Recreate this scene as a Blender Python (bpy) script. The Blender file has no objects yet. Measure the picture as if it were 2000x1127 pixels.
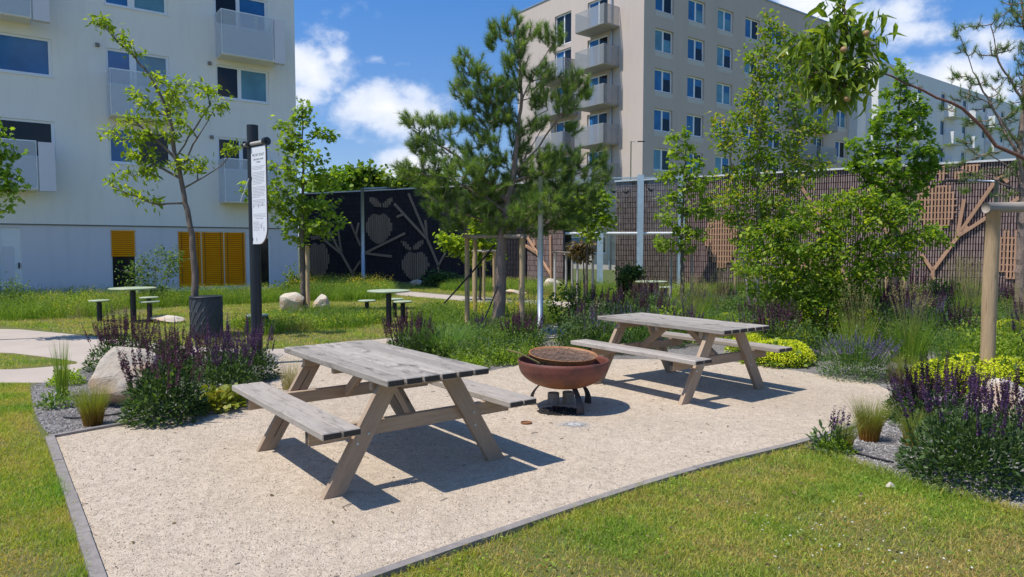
import bpy, bmesh, math, random
import numpy as np
from mathutils import Vector, Matrix

# ------------------------------------------------------------------ camera, sky, sun, exposure
S = bpy.context.scene
C = S.collection
F, PITCH, CAMH = 1350.6, 0.0585, 1.555          # focal length in photo pixels (2000 wide), tilt down, eye height
cd = bpy.data.cameras.new("camera"); cam = bpy.data.objects.new("camera", cd); C.objects.link(cam)
cam.location = (0, 0, CAMH); cam.rotation_euler = (math.pi/2 - PITCH, 0, 0)
cd.sensor_width = 36; cd.lens = 36*F/2000; cd.clip_start = .05; cd.clip_end = 3000
S.camera = cam
SUN_EL, SUN_AZ = math.radians(63.5), math.radians(21.9)   # shadows fall towards SUN_AZ from +x
S.view_settings.view_transform = 'Standard'; S.view_settings.look = 'None'
S.view_settings.exposure = 0.19; S.view_settings.gamma = 1
sd = bpy.data.lights.new("sun", 'SUN'); sun = bpy.data.objects.new("sun", sd); C.objects.link(sun)
sd.energy = 4.3; sd.angle = math.radians(.5); sd.color = (1, .955, .88)
to_sun = Vector((-math.cos(SUN_AZ)*math.cos(SUN_EL), -math.sin(SUN_AZ)*math.cos(SUN_EL), math.sin(SUN_EL)))
sun.rotation_euler = to_sun.to_track_quat('Z', 'Y').to_euler(); sun.location = to_sun*60

def ray(px, py):
    x = (px-1000)/F; y = (563.5-py)/F
    c, s = math.cos(PITCH), math.sin(PITCH)
    return np.array([x, c+y*s, -s+y*c])
def G(px, py, z=0.):
    d = ray(px, py); t = (z-CAMH)/d[2]
    return np.array([d[0]*t, d[1]*t, z])
def PW(px, py, Y):
    d = ray(px, py); t = Y/d[1]
    return np.array([d[0]*t, Y, CAMH+d[2]*t])
def ppm(Y): return F/Y

W = bpy.data.worlds.new("World"); S.world = W; W.use_nodes = True
def build_world():
    nt = W.node_tree; N = nt.nodes; L = nt.links
    for n in list(N): N.remove(n)
    out = N.new('ShaderNodeOutputWorld'); bg = N.new('ShaderNodeBackground'); L.new(bg.outputs[0], out.inputs[0])
    bg.inputs[1].default_value = .10
    sky = N.new('ShaderNodeTexSky'); sky.sky_type = 'NISHITA'; sky.sun_disc = False
    sky.sun_elevation = SUN_EL; sky.sun_rotation = math.atan2(to_sun.x, to_sun.y)
    sky.air_density = 1.0; sky.dust_density = .4; sky.ozone_density = 2.2
    tc = N.new('ShaderNodeTexCoord'); sep = N.new('ShaderNodeSeparateXYZ'); L.new(tc.outputs['Generated'], sep.inputs[0])
    def m(op, a, b=None, c=None):
        n = N.new('ShaderNodeMath'); n.operation = op
        for i, v in enumerate((a, b, c)):
            if v is None: continue
            if isinstance(v, (int, float)): n.inputs[i].default_value = v
            else: L.new(v, n.inputs[i])
        return n.outputs[0]
    def noise(scale, detail, rough=.6, off=0):
        mp = N.new('ShaderNodeMapping'); L.new(tc.outputs['Generated'], mp.inputs[0])
        mp.inputs['Location'].default_value = (off, off*.7, 0); mp.inputs['Scale'].default_value = (1, 1, 1.35)
        n = N.new('ShaderNodeTexNoise'); n.inputs['Scale'].default_value = scale; n.inputs['Detail'].default_value = detail
        n.inputs['Roughness'].default_value = rough; L.new(mp.outputs[0], n.inputs['Vector']); return n.outputs['Fac']
    ay = m('MAXIMUM', m('ABSOLUTE', sep.outputs[1]), .03)
    u = m('DIVIDE', sep.outputs[0], ay); v = m('DIVIDE', sep.outputs[2], ay)
    # cumulus groups: photo position of the cloud (x, y), half width, half height, strength
    cl = [(615,130,85,75,1), (600,190,60,50,.8), (650,110,45,40,.8), (760,215,130,62,1.15), (800,185,70,42,.8), (700,240,70,35,.6), (850,225,60,35,.5),
          (820,320,80,45,1), (780,345,45,28,.7), (735,115,28,12,.36), (800,125,28,9,.3), (1640,20,170,70,.85), (1780,60,120,34,.62), (1760,15,110,50,.7), (1880,150,120,50,1.1),
          (1790,170,70,40,.9), (1930,190,120,60,1), (1500,-20,140,40,.6), (1960,90,60,40,.5), (400,60,200,80,.7), (100,-200,300,100,.8), (900,-420,350,120,.8), (2400,100,300,160,1), (-400,150,300,140,1)]
    fld = None
    for (x, y, a, b, s) in cl:
        d = ray(x, y); uu, vv = d[0]/d[1], d[2]/d[1]
        du = m('DIVIDE', m('SUBTRACT', u, uu), a/F); dv = m('DIVIDE', m('SUBTRACT', v, vv), b/F)
        e = m('MULTIPLY', m('SUBTRACT', 1.15, m('SQRT', m('ADD', m('MULTIPLY', du, du), m('MULTIPLY', dv, dv)))), s)
        fld = e if fld is None else m('MAXIMUM', fld, e)
    n1 = noise(9, 9, .58); n2 = noise(3.2, 5, .6, 3.1); n3 = noise(26, 6, .6, 1.7)
    wob = m('ADD', m('MULTIPLY', m('SUBTRACT', n1, .5), 2.6), m('MULTIPLY', m('SUBTRACT', n3, .5), .8))
    f = m('ADD', m('MAXIMUM', fld, -.9), wob)
    mask = N.new('ShaderNodeMapRange'); mask.interpolation_type = 'SMOOTHSTEP'; L.new(f, mask.inputs[0])
    mask.inputs[1].default_value = -.02; mask.inputs[2].default_value = .62
    # cloud shading painted in: blue-grey where thin, white where dense
    dens = N.new('ShaderNodeMapRange'); L.new(m('ADD', f, m('MULTIPLY', m('SUBTRACT', n2, .5), 1.5)), dens.inputs[0])
    dens.inputs[1].default_value = .1; dens.inputs[2].default_value = 1.2
    cr = N.new('ShaderNodeMix'); cr.data_type = 'RGBA'; L.new(dens.outputs[0], cr.inputs[0])
    cr.inputs[6].default_value = (5.6, 6.6, 8.6, 1); cr.inputs[7].default_value = (9.2, 9.3, 9.6, 1)
    tint = N.new('ShaderNodeMix'); tint.data_type = 'RGBA'; tint.blend_type = 'MULTIPLY'; tint.inputs[0].default_value = 1
    L.new(sky.outputs[0], tint.inputs[6])
    tv = N.new('ShaderNodeMix'); tv.data_type = 'RGBA'; th = N.new('ShaderNodeMapRange'); L.new(v, th.inputs[0]); th.inputs[1].default_value = .08; th.inputs[2].default_value = .36; L.new(th.outputs[0], tv.inputs[0])
    tv.inputs[6].default_value = (.84, .92, 1.14, 1); tv.inputs[7].default_value = (.53, .96, 1.42, 1); L.new(tv.outputs[2], tint.inputs[7])
    mx = N.new('ShaderNodeMix'); mx.data_type = 'RGBA'
    L.new(m('MULTIPLY', mask.outputs[0], .96), mx.inputs[0]); L.new(tint.outputs[2], mx.inputs[6]); L.new(cr.outputs[2], mx.inputs[7])
    L.new(mx.outputs[2], bg.inputs[0])
build_world()

# ------------------------------------------------------------------ helpers
def lnk(o, parent=None):
    C.objects.link(o)
    if parent is not None: o.parent = parent
    return o
def tag(o, label=None, cat=None, group=None, kind=None):
    if label: o['label'] = label
    if cat: o['category'] = cat
    if group: o['group'] = group
    if kind: o['kind'] = kind
    return o
def empty(name, loc=(0, 0, 0), rz=0.):
    o = bpy.data.objects.new(name, None); o.empty_display_size = .1
    o.location = tuple(float(q) for q in loc); o.rotation_euler = (0, 0, rz)
    return lnk(o)
def thing(name, label, cat, loc=(0, 0, 0), rz=0., group=None):
    return tag(empty(name, loc, rz), label, cat, group)
def copy_tree(o, parent=None):
    c = o.copy(); C.objects.link(c)
    if parent is not None: c.parent = parent
    for ch in o.children: copy_tree(ch, c)
    return c

class MB:
    """collects numpy geometry; faces may be tris or quads"""
    def __init__(s): s.v = []; s.f = {3: [], 4: []}; s.n = 0; s.a = []; s.m = {3: [], 4: []}
    def add(s, v, f, attr=.5, mi=0):
        v = np.asarray(v, float); f = np.asarray(f, int)
        if len(v) == 0: return
        s.v.append(v); k = f.shape[1]; s.f[k].append(f+s.n); s.m[k].append(np.full(len(f), mi))
        s.n += len(v); s.a.append(np.full(len(v), attr) if np.isscalar(attr) else np.asarray(attr, float))
    def build(s, name, mats, parent=None, smooth=False, loc=None, world=False):
        me = bpy.data.meshes.new(name)
        if s.n:
            V = np.concatenate(s.v)
            if world:
                p_ = parent
                while p_ is not None: V = V-np.array(p_.location); p_ = p_.parent
            A = np.concatenate(s.a)
            li, tot, mi = [], [], []
            for k in (3, 4):
                if s.f[k]:
                    q = np.concatenate(s.f[k]); li.append(q.ravel()); tot.append(np.full(len(q), k)); mi.append(np.concatenate(s.m[k]))
            li = np.concatenate(li); tot = np.concatenate(tot); mi = np.concatenate(mi)
            me.vertices.add(len(V)); me.vertices.foreach_set('co', V.ravel().astype(np.float32))
            me.loops.add(len(li)); me.loops.foreach_set('vertex_index', li.astype(np.int32))
            me.polygons.add(len(tot)); st = np.concatenate([[0], np.cumsum(tot)[:-1]])
            me.polygons.foreach_set('loop_start', st.astype(np.int32)); me.polygons.foreach_set('loop_total', tot.astype(np.int32))
            me.polygons.foreach_set('material_index', mi.astype(np.int32))
            me.polygons.foreach_set('use_smooth', np.full(len(tot), smooth))
            at = me.attributes.new('v', 'FLOAT', 'POINT'); at.data.foreach_set('value', A.astype(np.float32))
            me.update(calc_edges=True)
        for m_ in (mats if isinstance(mats, (list, tuple)) else [mats]): me.materials.append(m_)
        o = bpy.data.objects.new(name, me); lnk(o, parent)
        if loc is not None: o.location = tuple(float(q) for q in loc)
        return o
    def box(s, c, d, R=None, attr=.5, mi=0):
        c = np.array(c, float); h = np.array(d, float)/2
        v = np.array([[x, y, z] for x in (-1, 1) for y in (-1, 1) for z in (-1, 1)])*h
        if R is not None: v = v@np.array(R).T
        s.add(v+c, [[0, 1, 3, 2], [4, 6, 7, 5], [0, 4, 5, 1], [2, 3, 7, 6], [0, 2, 6, 4], [1, 5, 7, 3]], attr, mi)
    def cbox(s, c, d, b=.004, R=None, attr=.5, mi=0):
        """box with chamfered edges"""
        c = np.array(c, float); h = np.array(d, float)/2; b = min(b, h.min()*.45)
        P = []; idx = {}
        for ax in range(3):
            for sg in (-1, 1):
                o = [a for a in range(3) if a != ax]
                for s1 in (-1, 1):
                    for s2 in (-1, 1):
                        p = np.zeros(3); p[ax] = sg*h[ax]; p[o[0]] = s1*(h[o[0]]-b); p[o[1]] = s2*(h[o[1]]-b)
                        k = [0, 0, 0]; k[ax] = sg; k[o[0]] = s1; k[o[1]] = s2; idx[(ax, tuple(k))] = len(P); P.append(p)
        q, t = [], []
        for ax in range(3):
            for sg in (-1, 1):
                o = [a for a in range(3) if a != ax]
                r = []
                for s1, s2 in ((-1, -1), (1, -1), (1, 1), (-1, 1)):
                    k = [0, 0, 0]; k[ax] = sg; k[o[0]] = s1; k[o[1]] = s2; r.append(idx[(ax, tuple(k))])
                q.append(r)
        for a1, a2 in ((0, 1), (0, 2), (1, 2)):
            a3 = 3-a1-a2
            for s1 in (-1, 1):
                for s2 in (-1, 1):
                    r = []
                    for ax, s3 in ((a1, -1), (a1, 1), (a2, 1), (a2, -1)):
                        k = [0, 0, 0]; k[a1] = s1; k[a2] = s2; k[a3] = s3; r.append(idx[(ax, tuple(k))])
                    q.append(r)
        for s1 in (-1, 1):
            for s2 in (-1, 1):
                for s3 in (-1, 1): t.append([idx[(ax, (s1, s2, s3))] for ax in range(3)])
        P = np.array(P)
        # consistent outward winding
        def fix(f):
            o = []
            for r in f:
                p = P[r]; n = np.cross(p[1]-p[0], p[2]-p[0])
                o.append(r if np.dot(n, p.mean(0)) > 0 else r[::-1])
            return o
        q, t = fix(q), fix(t)
        if R is not None: P = P@np.array(R).T
        n0 = s.n; s.add(P+c, q, attr, mi); s.f[3].append(np.array(t)+n0); s.m[3].append(np.full(8, mi))
    def tube(s, pts, rad, n=8, attr=.5, mi=0, cap=True):
        pts = np.array(pts, float); k = len(pts); rad = np.full(k, rad) if np.isscalar(rad) else np.array(rad, float)
        t = np.gradient(pts, axis=0); t /= np.linalg.norm(t, axis=1)[:, None]+1e-9
        ref = np.array([0, 0, 1.]) if abs(t[0][2]) < .9 else np.array([1., 0, 0])
        a = np.cross(t, ref); a /= np.linalg.norm(a, axis=1)[:, None]+1e-9; b = np.cross(t, a)
        th = np.linspace(0, 2*np.pi, n, endpoint=False)
        v = pts[:, None]+rad[:, None, None]*(np.cos(th)[None, :, None]*a[:, None]+np.sin(th)[None, :, None]*b[:, None])
        f = []
        for i in range(k-1):
            for j in range(n):
                j2 = (j+1) % n; f.append([i*n+j, i*n+j2, (i+1)*n+j2, (i+1)*n+j])
        v = v.reshape(-1, 3); n0 = s.n
        s.add(v, f, attr, mi)
        if cap:
            for e, o in ((0, 1), (k-1, -1)):
                c0 = s.n; s.add([pts[e]], np.zeros((0, 3), int), attr, mi)
                r = [[n0+e*n+j, n0+e*n+(j+1) % n, c0][::o] for j in range(n)]
                s.f[3].append(np.array(r)); s.m[3].append(np.full(n, mi))
    def lathe(s, prof, c=(0, 0, 0), n=48, attr=.5, mi=0):
        prof = np.array(prof, float); th = np.linspace(0, 2*np.pi, n, endpoint=False); k = len(prof)
        v = np.stack([prof[:, 0][:, None]*np.cos(th), prof[:, 0][:, None]*np.sin(th), np.repeat(prof[:, 1][:, None], n, 1)], -1).reshape(-1, 3)+np.array(c)
        f = [[i*n+j, i*n+(j+1) % n, (i+1)*n+(j+1) % n, (i+1)*n+j] for i in range(k-1) for j in range(n)]
        s.add(v, f, attr, mi)
    def prism(s, poly, z0, z1, attr=.5, mi=0, T=None):
        """polygon (ccw list of 2d points) extruded; T maps (x,y,z)->world"""
        poly = np.array(poly, float); n = len(poly)
        v = np.concatenate([np.c_[poly, np.full(n, z0)], np.c_[poly, np.full(n, z1)]])
        if T is not None: v = np.array([T(*p) for p in v])
        f = [[i, (i+1) % n, n+(i+1) % n, n+i] for i in range(n)]
        n0 = s.n; s.add(v, f, attr, mi)
        from mathutils.geometry import tessellate_polygon
        tr = [list(t) for t in tessellate_polygon([[Vector((p[0], p[1], 0)) for p in poly]])]
        s.f[3].append(np.array([[n0+n+i for i in t] for t in tr])); s.m[3].append(np.full(len(tr), mi))
        s.f[3].append(np.array([[n0+i for i in t[::-1]] for t in tr])); s.m[3].append(np.full(len(tr), mi))

def normalise(a): return a/(np.linalg.norm(a, axis=-1, keepdims=True)+1e-9)
LEAF4 = (np.array([[0, 0, 0], [.45, -.5, .06], [1, 0, -.05], [.45, .5, .06]]), np.array([[0, 1, 2], [0, 2, 3]]))
LEAF6 = (np.array([[0, 0, 0], [.3, -.5, .05], [.68, -.38, .0], [1, 0, -.14], [.68, .38, 0], [.3, .5, .05], [.5, 0, -.03]]),
         np.array([[0, 1, 6], [1, 2, 6], [2, 3, 6], [3, 4, 6], [4, 5, 6], [5, 0, 6]]))
LOBED = (np.array([[0, 0, 0], [.25, -.55, .02], [.42, -.22, 0], [.62, -.6, -.04], [.7, -.2, -.02], [1, 0, -.1], [.7, .2, -.02], [.62, .6, -.04], [.42, .22, 0], [.25, .55, .02]]),
         np.array([[0, 1, 2], [2, 3, 4], [4, 5, 6], [6, 7, 8], [8, 9, 0], [0, 2, 8], [2, 4, 6], [2, 6, 8]]))
LONG = (np.array([[0, 0, 0], [.28, -.5, .06], [.28, .5, .06], [.62, -.42, -.02], [.62, .42, -.02], [1, 0, -.3], [.28, 0, .02], [.62, 0, -.07]]),
        np.array([[0, 1, 6], [0, 6, 2], [1, 3, 7], [1, 7, 6], [2, 6, 7], [2, 7, 4], [3, 5, 7], [4, 7, 5]]))
def leaves(mb, P, D, up, ln, wd, tmpl=LEAF4, attr=None, mi=0):
    """P positions, D directions, up approx normals, ln lengths, wd width ratio"""
    n = len(P)
    if n == 0: return
    X = normalise(D); Y = normalise(np.cross(up, X)); Z = np.cross(X, Y)
    tv, tf = tmpl; ln = np.broadcast_to(ln, (n,)); wd = np.broadcast_to(wd, (n,))
    v = P[:, None]+ln[:, None, None]*(tv[None, :, 0:1]*X[:, None]+(tv[None, :, 1:2]*wd[:, None, None])*Y[:, None]+tv[None, :, 2:3]*Z[:, None])
    k = len(tv); f = (tf[None]+(np.arange(n)*k)[:, None, None]).reshape(-1, 3)
    a = np.repeat(attr if attr is not None else np.full(n, .5), k)
    mb.add(v.reshape(-1, 3), f, a, mi)
def blades(mb, P, h, w, lean, rng, attr, seg=1, az=None, curve=.6, mi=0):
    """grass blades: P roots, h heights, w widths, lean fraction"""
    n = len(P); az = rng.uniform(0, 2*np.pi, n) if az is None else az
    d = np.c_[np.cos(az), np.sin(az), np.zeros(n)]; sd_ = rng.uniform(0, 2*np.pi, n); side = np.c_[np.cos(sd_), np.sin(sd_), np.zeros(n)]
    h = np.broadcast_to(h, (n,)); w = np.broadcast_to(w, (n,)); lean = np.broadcast_to(lean, (n,))
    rows = []
    for i in range(seg+1):
        t = i/seg; c = P+d*(h*lean*(t**(1+curve)))[:, None]; c[:, 2] += h*(t-.25*np.minimum(lean, 1.5)*t*t)
        ww = w*(1-t)**.7 if seg > 1 else w*(1-t)
        if i < seg: rows += [c-side*(ww/2)[:, None], c+side*(ww/2)[:, None]]
        else: rows += [c]
    k = len(rows); v = np.stack(rows, 1).reshape(-1, 3); base = (np.arange(n)*k)[:, None]
    tip = (np.array([[2*(seg-1), 2*(seg-1)+1, 2*seg]])[None]+base[:, :, None]).reshape(-1, 3)
    n0 = mb.n; A = np.repeat(attr, k) if not np.isscalar(attr) else attr
    mb.add(v, tip, A, mi)
    for i in range(seg-1):
        q = (np.array([[2*i, 2*i+1, 2*i+3, 2*i+2]])[None]+base[:, :, None]).reshape(-1, 4)
        mb.f[4].append(q+n0); mb.m[4].append(np.full(len(q), mi))
def inside(poly, x, y):
    r = np.zeros(len(x), bool); n = len(poly); j = n-1
    for i in range(n):
        xi, yi = poly[i][:2]; xj, yj = poly[j][:2]
        c = ((yi > y) != (yj > y)) & (x < (xj-xi)*(y-yi)/((yj-yi) or 1e-12)+xi); r ^= c; j = i
    return r
def wave(x, y, s=1., o=0.):
    """smooth patchy field 0..1"""
    return .5+.17*(np.sin(x*1.3*s+o+1.7*np.sin(y*.9*s+o))+np.sin(y*1.7*s+2*o+1.3*np.sin(x*.8*s))+np.sin((x+y)*2.9*s+o)*.6+np.sin((x-y*.7)*4.7*s+3*o)*.4)

# ------------------------------------------------------------------ materials
MATS = {}
class NB:
    def __init__(s, name):
        s.m = bpy.data.materials.new(name); s.m.use_nodes = True; s.N = s.m.node_tree.nodes; s.L = s.m.node_tree.links
        s.bsdf = s.N['Principled BSDF']; s.out = s.N['Material Output']
        s.tc = s.N.new('ShaderNodeTexCoord'); s.bumpn = None
    def coord(s, which='Object', scale=(1, 1, 1), loc=(0, 0, 0)):
        mp = s.N.new('ShaderNodeMapping'); s.L.new(s.tc.outputs[which], mp.inputs[0]); mp.inputs['Scale'].default_value = scale; mp.inputs['Location'].default_value = loc
        return mp.outputs[0]
    def pos(s, scale=(1, 1, 1)):
        g = s.N.new('ShaderNodeNewGeometry'); mp = s.N.new('ShaderNodeMapping'); s.L.new(g.outputs['Position'], mp.inputs[0]); mp.inputs['Scale'].default_value = scale
        return mp.outputs[0]
    def noise(s, vec, scale, detail=4, rough=.55, dist=0):
        n = s.N.new('ShaderNodeTexNoise'); n.inputs['Scale'].default_value = scale; n.inputs['Detail'].default_value = detail
        n.inputs['Roughness'].default_value = rough; n.inputs['Distortion'].default_value = dist; s.L.new(vec, n.inputs['Vector']); return n.outputs['Fac']
    def vor(s, vec, scale, out='Distance', feature='F1'):
        n = s.N.new('ShaderNodeTexVoronoi'); n.feature = feature; n.inputs['Scale'].default_value = scale; s.L.new(vec, n.inputs['Vector']); return n.outputs[out]
    def attr(s, name='v'):
        a = s.N.new('ShaderNodeAttribute'); a.attribute_name = name; return a.outputs['Fac']
    def ramp(s, fac, stops):
        r = s.N.new('ShaderNodeValToRGB'); el = r.color_ramp.elements
        while len(el) < len(stops): el.new(.5)
        for e, (p, c) in zip(el, stops): e.position = p; e.color = (*c, 1) if len(c) == 3 else c
        s.L.new(fac, r.inputs[0]); return r.outputs[0]
    def rng(s, fac, a, b, c=0., d=1.):
        r = s.N.new('ShaderNodeMapRange'); s.L.new(fac, r.inputs[0])
        for i, q in enumerate((a, b, c, d)): r.inputs[i+1].default_value = q
        return r.outputs[0]
    def mix(s, fac, a, b, mode='MIX'):
        m_ = s.N.new('ShaderNodeMix'); m_.data_type = 'RGBA'; m_.blend_type = mode
        for i, q in ((0, fac), (6, a), (7, b)):
            if isinstance(q, (int, float)): m_.inputs[i].default_value = q
            elif isinstance(q, tuple): m_.inputs[i].default_value = (*q, 1)
            else: s.L.new(q, m_.inputs[i])
        return m_.outputs[2]
    def math(s, op, a, b=0.):
        n = s.N.new('ShaderNodeMath'); n.operation = op
        for i, q in enumerate((a, b)):
            if isinstance(q, (int, float)): n.inputs[i].default_value = q
            else: s.L.new(q, n.inputs[i])
        return n.outputs[0]
    def bump(s, h, strength=.3, dist=.01):
        b = s.N.new('ShaderNodeBump'); b.inputs['Strength'].default_value = strength; b.inputs['Distance'].default_value = dist
        s.L.new(h, b.inputs['Height'])
        if s.bumpn is not None: s.L.new(s.bumpn, b.inputs['Normal'])
        s.bumpn = b.outputs[0]; s.L.new(b.outputs[0], s.bsdf.inputs['Normal']); return s
    def fin(s, color=None, rough=.7, metal=0., spec=None):
        if color is not None:
            if isinstance(color, tuple): s.bsdf.inputs['Base Color'].default_value = (*color, 1)
            else: s.L.new(color, s.bsdf.inputs['Base Color'])
        if isinstance(rough, (int, float)): s.bsdf.inputs['Roughness'].default_value = rough
        else: s.L.new(rough, s.bsdf.inputs['Roughness'])
        s.bsdf.inputs['Metallic'].default_value = metal
        if spec is not None: s.bsdf.inputs['Specular IOR Level'].default_value = spec
        return s.m

def leaf_mat(name, c1, c2, c3, trans=.38, rough=.5):
    if name.startswith(('leaf', 'needle', 'grass_tall', 'grass_blue')):
        k = (1, 1, 1) if name in ('leaf_dry', 'leaf_herb', 'leaf_dark') else (1.35, 1.45, 1.2) if name == 'needle' else (1.7, 1.5, 1.2); c1, c2, c3 = (tuple(min(.75, q*w) for q, w in zip(c, k)) for c in (c1, c2, c3)); trans = min(.5, trans+.08)
    b = NB(name); v = b.attr()
    n = b.noise(b.pos(), 1.3, 2)
    col = b.ramp(v, [(0, c1), (.55, c2), (1, c3)])
    col = b.mix(b.rng(n, .3, .7, 0, .35), col, tuple(q*.62 for q in c1))
    b.fin(col, rough, spec=.35)
    tr = b.N.new('ShaderNodeBsdfTranslucent')
    b.L.new(b.mix(1., col, (1.5, 1.6, .55), 'MULTIPLY'), tr.inputs[0])
    ms = b.N.new('ShaderNodeMixShader'); ms.inputs[0].default_value = trans
    b.L.new(b.bsdf.outputs[0], ms.inputs[1]); b.L.new(tr.outputs[0], ms.inputs[2]); b.L.new(ms.outputs[0], b.out.inputs[0])
    return b.m
M = {}
M['leaf_bright'] = leaf_mat('leaf_bright', (.09, .16, .024), (.18, .28, .038), (.33, .42, .075))
M['leaf_maple'] = leaf_mat('leaf_maple', (.062, .13, .02), (.13, .235, .03), (.28, .39, .055))
M['leaf_yellow'] = leaf_mat('leaf_yellow', (.09, .17, .018), (.21, .30, .03), (.42, .46, .05))
M['leaf_mid'] = leaf_mat('leaf_mid', (.042, .088, .02), (.085, .15, .032), (.19, .26, .06))
M['leaf_orange'] = leaf_mat('leaf_orange', (.08, .16, .016), (.165, .26, .028), (.38, .27, .05))
M['leaf_shrub'] = leaf_mat('leaf_shrub', (.055, .12, .014), (.125, .22, .022), (.32, .37, .045))
M['leaf_dark'] = leaf_mat('leaf_dark', (.026, .06, .018), (.06, .12, .03), (.14, .21, .055), .25)
M['leaf_herb'] = leaf_mat('leaf_herb', (.04, .075, .026), (.085, .15, .042), (.19, .27, .085), .25)
M['leaf_sage'] = leaf_mat('leaf_sage', (.03, .075, .022), (.065, .14, .035), (.16, .24, .075), .25)
M['leaf_peach'] = leaf_mat('leaf_peach', (.062, .12, .018), (.135, .21, .03), (.30, .37, .07), .33, .34)
M['leaf_dry'] = leaf_mat('leaf_dry', (.10, .07, .03), (.22, .15, .06), (.32, .25, .10), .2)
M['needle'] = leaf_mat('needle', (.055, .095, .034), (.13, .195, .056), (.36, .39, .11), .25, .42)
M['needle_brown'] = leaf_mat('needle_brown', (.10, .07, .03), (.13, .12, .05), (.2, .18, .07), .15)
M['purple'] = leaf_mat('purple', (.06, .026, .09), (.14, .05, .17), (.28, .13, .30), .2, .7)
M['maroon'] = leaf_mat('maroon', (.06, .02, .045), (.15, .045, .11), (.28, .10, .22), .2, .7)
M['lilac'] = leaf_mat('lilac', (.12, .09, .22), (.24, .18, .38), (.36, .30, .5), .25, .7)
M['yellowgreen'] = leaf_mat('yellowgreen', (.50, .56, .02), (.74, .76, .03), (.86, .85, .06), .3, .7)
M['yellow'] = leaf_mat('yellow', (.5, .36, .02), (.75, .58, .03), (.85, .72, .1), .25, .7)
M['whiteflower'] = leaf_mat('whiteflower', (.6, .6, .5), (.75, .75, .68), (.8, .8, .78), .25, .7)
M['heuchera'] = leaf_mat('heuchera', (.16, .20, .03), (.34, .38, .05), (.5, .36, .10), .3)
M['grass_lawn'] = leaf_mat('grass_lawn', (.60, .43, .17), (.48, .50, .07), (.20, .35, .035), .4)
M['grass_tall'] = leaf_mat('grass_tall', (.06, .13, .02), (.13, .24, .035), (.30, .36, .07), .35)
M['grass_blue'] = leaf_mat('grass_blue', (.05, .12, .04), (.10, .22, .07), (.25, .34, .12), .35)
M['stipa'] = leaf_mat('stipa', (.42, .17, .05), (.26, .34, .05), (.44, .46, .14), .4)
M['straw'] = leaf_mat('straw', (.28, .22, .09), (.42, .36, .16), (.55, .5, .26), .35)

def wood(name, c1, c2, dark, stain=.0, sc=1., endgrain=True):
    b = NB(name); o = b.coord('Object', (1.2*sc, 16*sc, 16*sc)); v = b.attr()
    ov = b.N.new('ShaderNodeVectorMath'); ov.operation = 'ADD'; b.L.new(o, ov.inputs[0])
    cx = b.N.new('ShaderNodeCombineXYZ'); k = b.math('MULTIPLY', v, 37.); b.L.new(k, cx.inputs[0]); b.L.new(k, cx.inputs[1]); b.L.new(cx.outputs[0], ov.inputs[1])
    g = b.noise(ov.outputs[0], 2.2, 6, .65, 1.2); fine = b.noise(ov.outputs[0], 9, 5, .7)
    col = b.mix(b.rng(g, .3, .7), c1, c2); col = b.mix(b.rng(fine, .5, .78, 0, .6), col, dark)
    cracks = b.rng(b.noise(b.coord('Object', (.8*sc, 42*sc, 42*sc), (3, 1, 0)), 2.4, 3, .5), .66, .72); col = b.mix(b.math('MULTIPLY', cracks, .75), col, tuple(q*.35 for q in dark))
    col = b.mix(b.rng(v, 0, 1, 0, .5), col, tuple(q*.62 for q in c1))
    kn = b.vor(b.coord('Object', (2.1*sc, 8.5*sc, 8.5*sc)), 1.3); col = b.mix(b.rng(kn, .06, .11, .7, 0), col, tuple(q*.45 for q in dark))
    if stain:
        st = b.noise(b.coord('Object', (1.6, 4.2, 3)), 2.1, 6, .62, .6); col = b.mix(b.rng(st, .55, .70, 0, stain), col, (.07, .06, .055))
        sp = b.noise(b.coord('Object', (9, 20, 5), (2, 0, 0)), 1.6, 3, .5); col = b.mix(b.rng(sp, .66, .72, 0, .55), col, (.1, .085, .075))
    b.bump(g, .35, .004).bump(fine, .5, .0015)
    return b.fin(col, .82)
M['wood_grey'] = wood('wood_grey', (.35, .30, .255), (.52, .46, .40), (.17, .14, .115), .5)
M['wood_top'] = wood('wood_top', (.31, .27, .23), (.49, .44, .385), (.15, .125, .10), .9)
M['wood_leg'] = wood('wood_leg', (.38, .27, .18), (.50, .375, .265), (.18, .12, .075), .0)
M['wood_end'] = wood('wood_end', (.04, .032, .028), (.075, .06, .05), (.02, .016, .014), .0)
M['wood_stake'] = wood('wood_stake', (.42, .285, .155), (.60, .43, .25), (.2, .125, .065), .0, .6)
M['wood_rail'] = wood('wood_rail', (.34, .28, .22), (.48, .41, .34), (.2, .16, .13), .0, .6)
M['wood_silver'] = wood('wood_silver', (.42, .38, .34), (.58, .54, .50), (.25, .22, .2), .0, .6)
M['wood_relief'] = wood('wood_relief', (.50, .28, .165), (.64, .38, .24), (.32, .17, .10), .0, .4)
M['wood_relief_shaded'] = wood('wood_relief_shaded', (.31, .215, .15), (.42, .30, .215), (.18, .12, .085), .0, .4)  # darker copy of the relief timber; the wall's shade is in the colour

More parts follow.
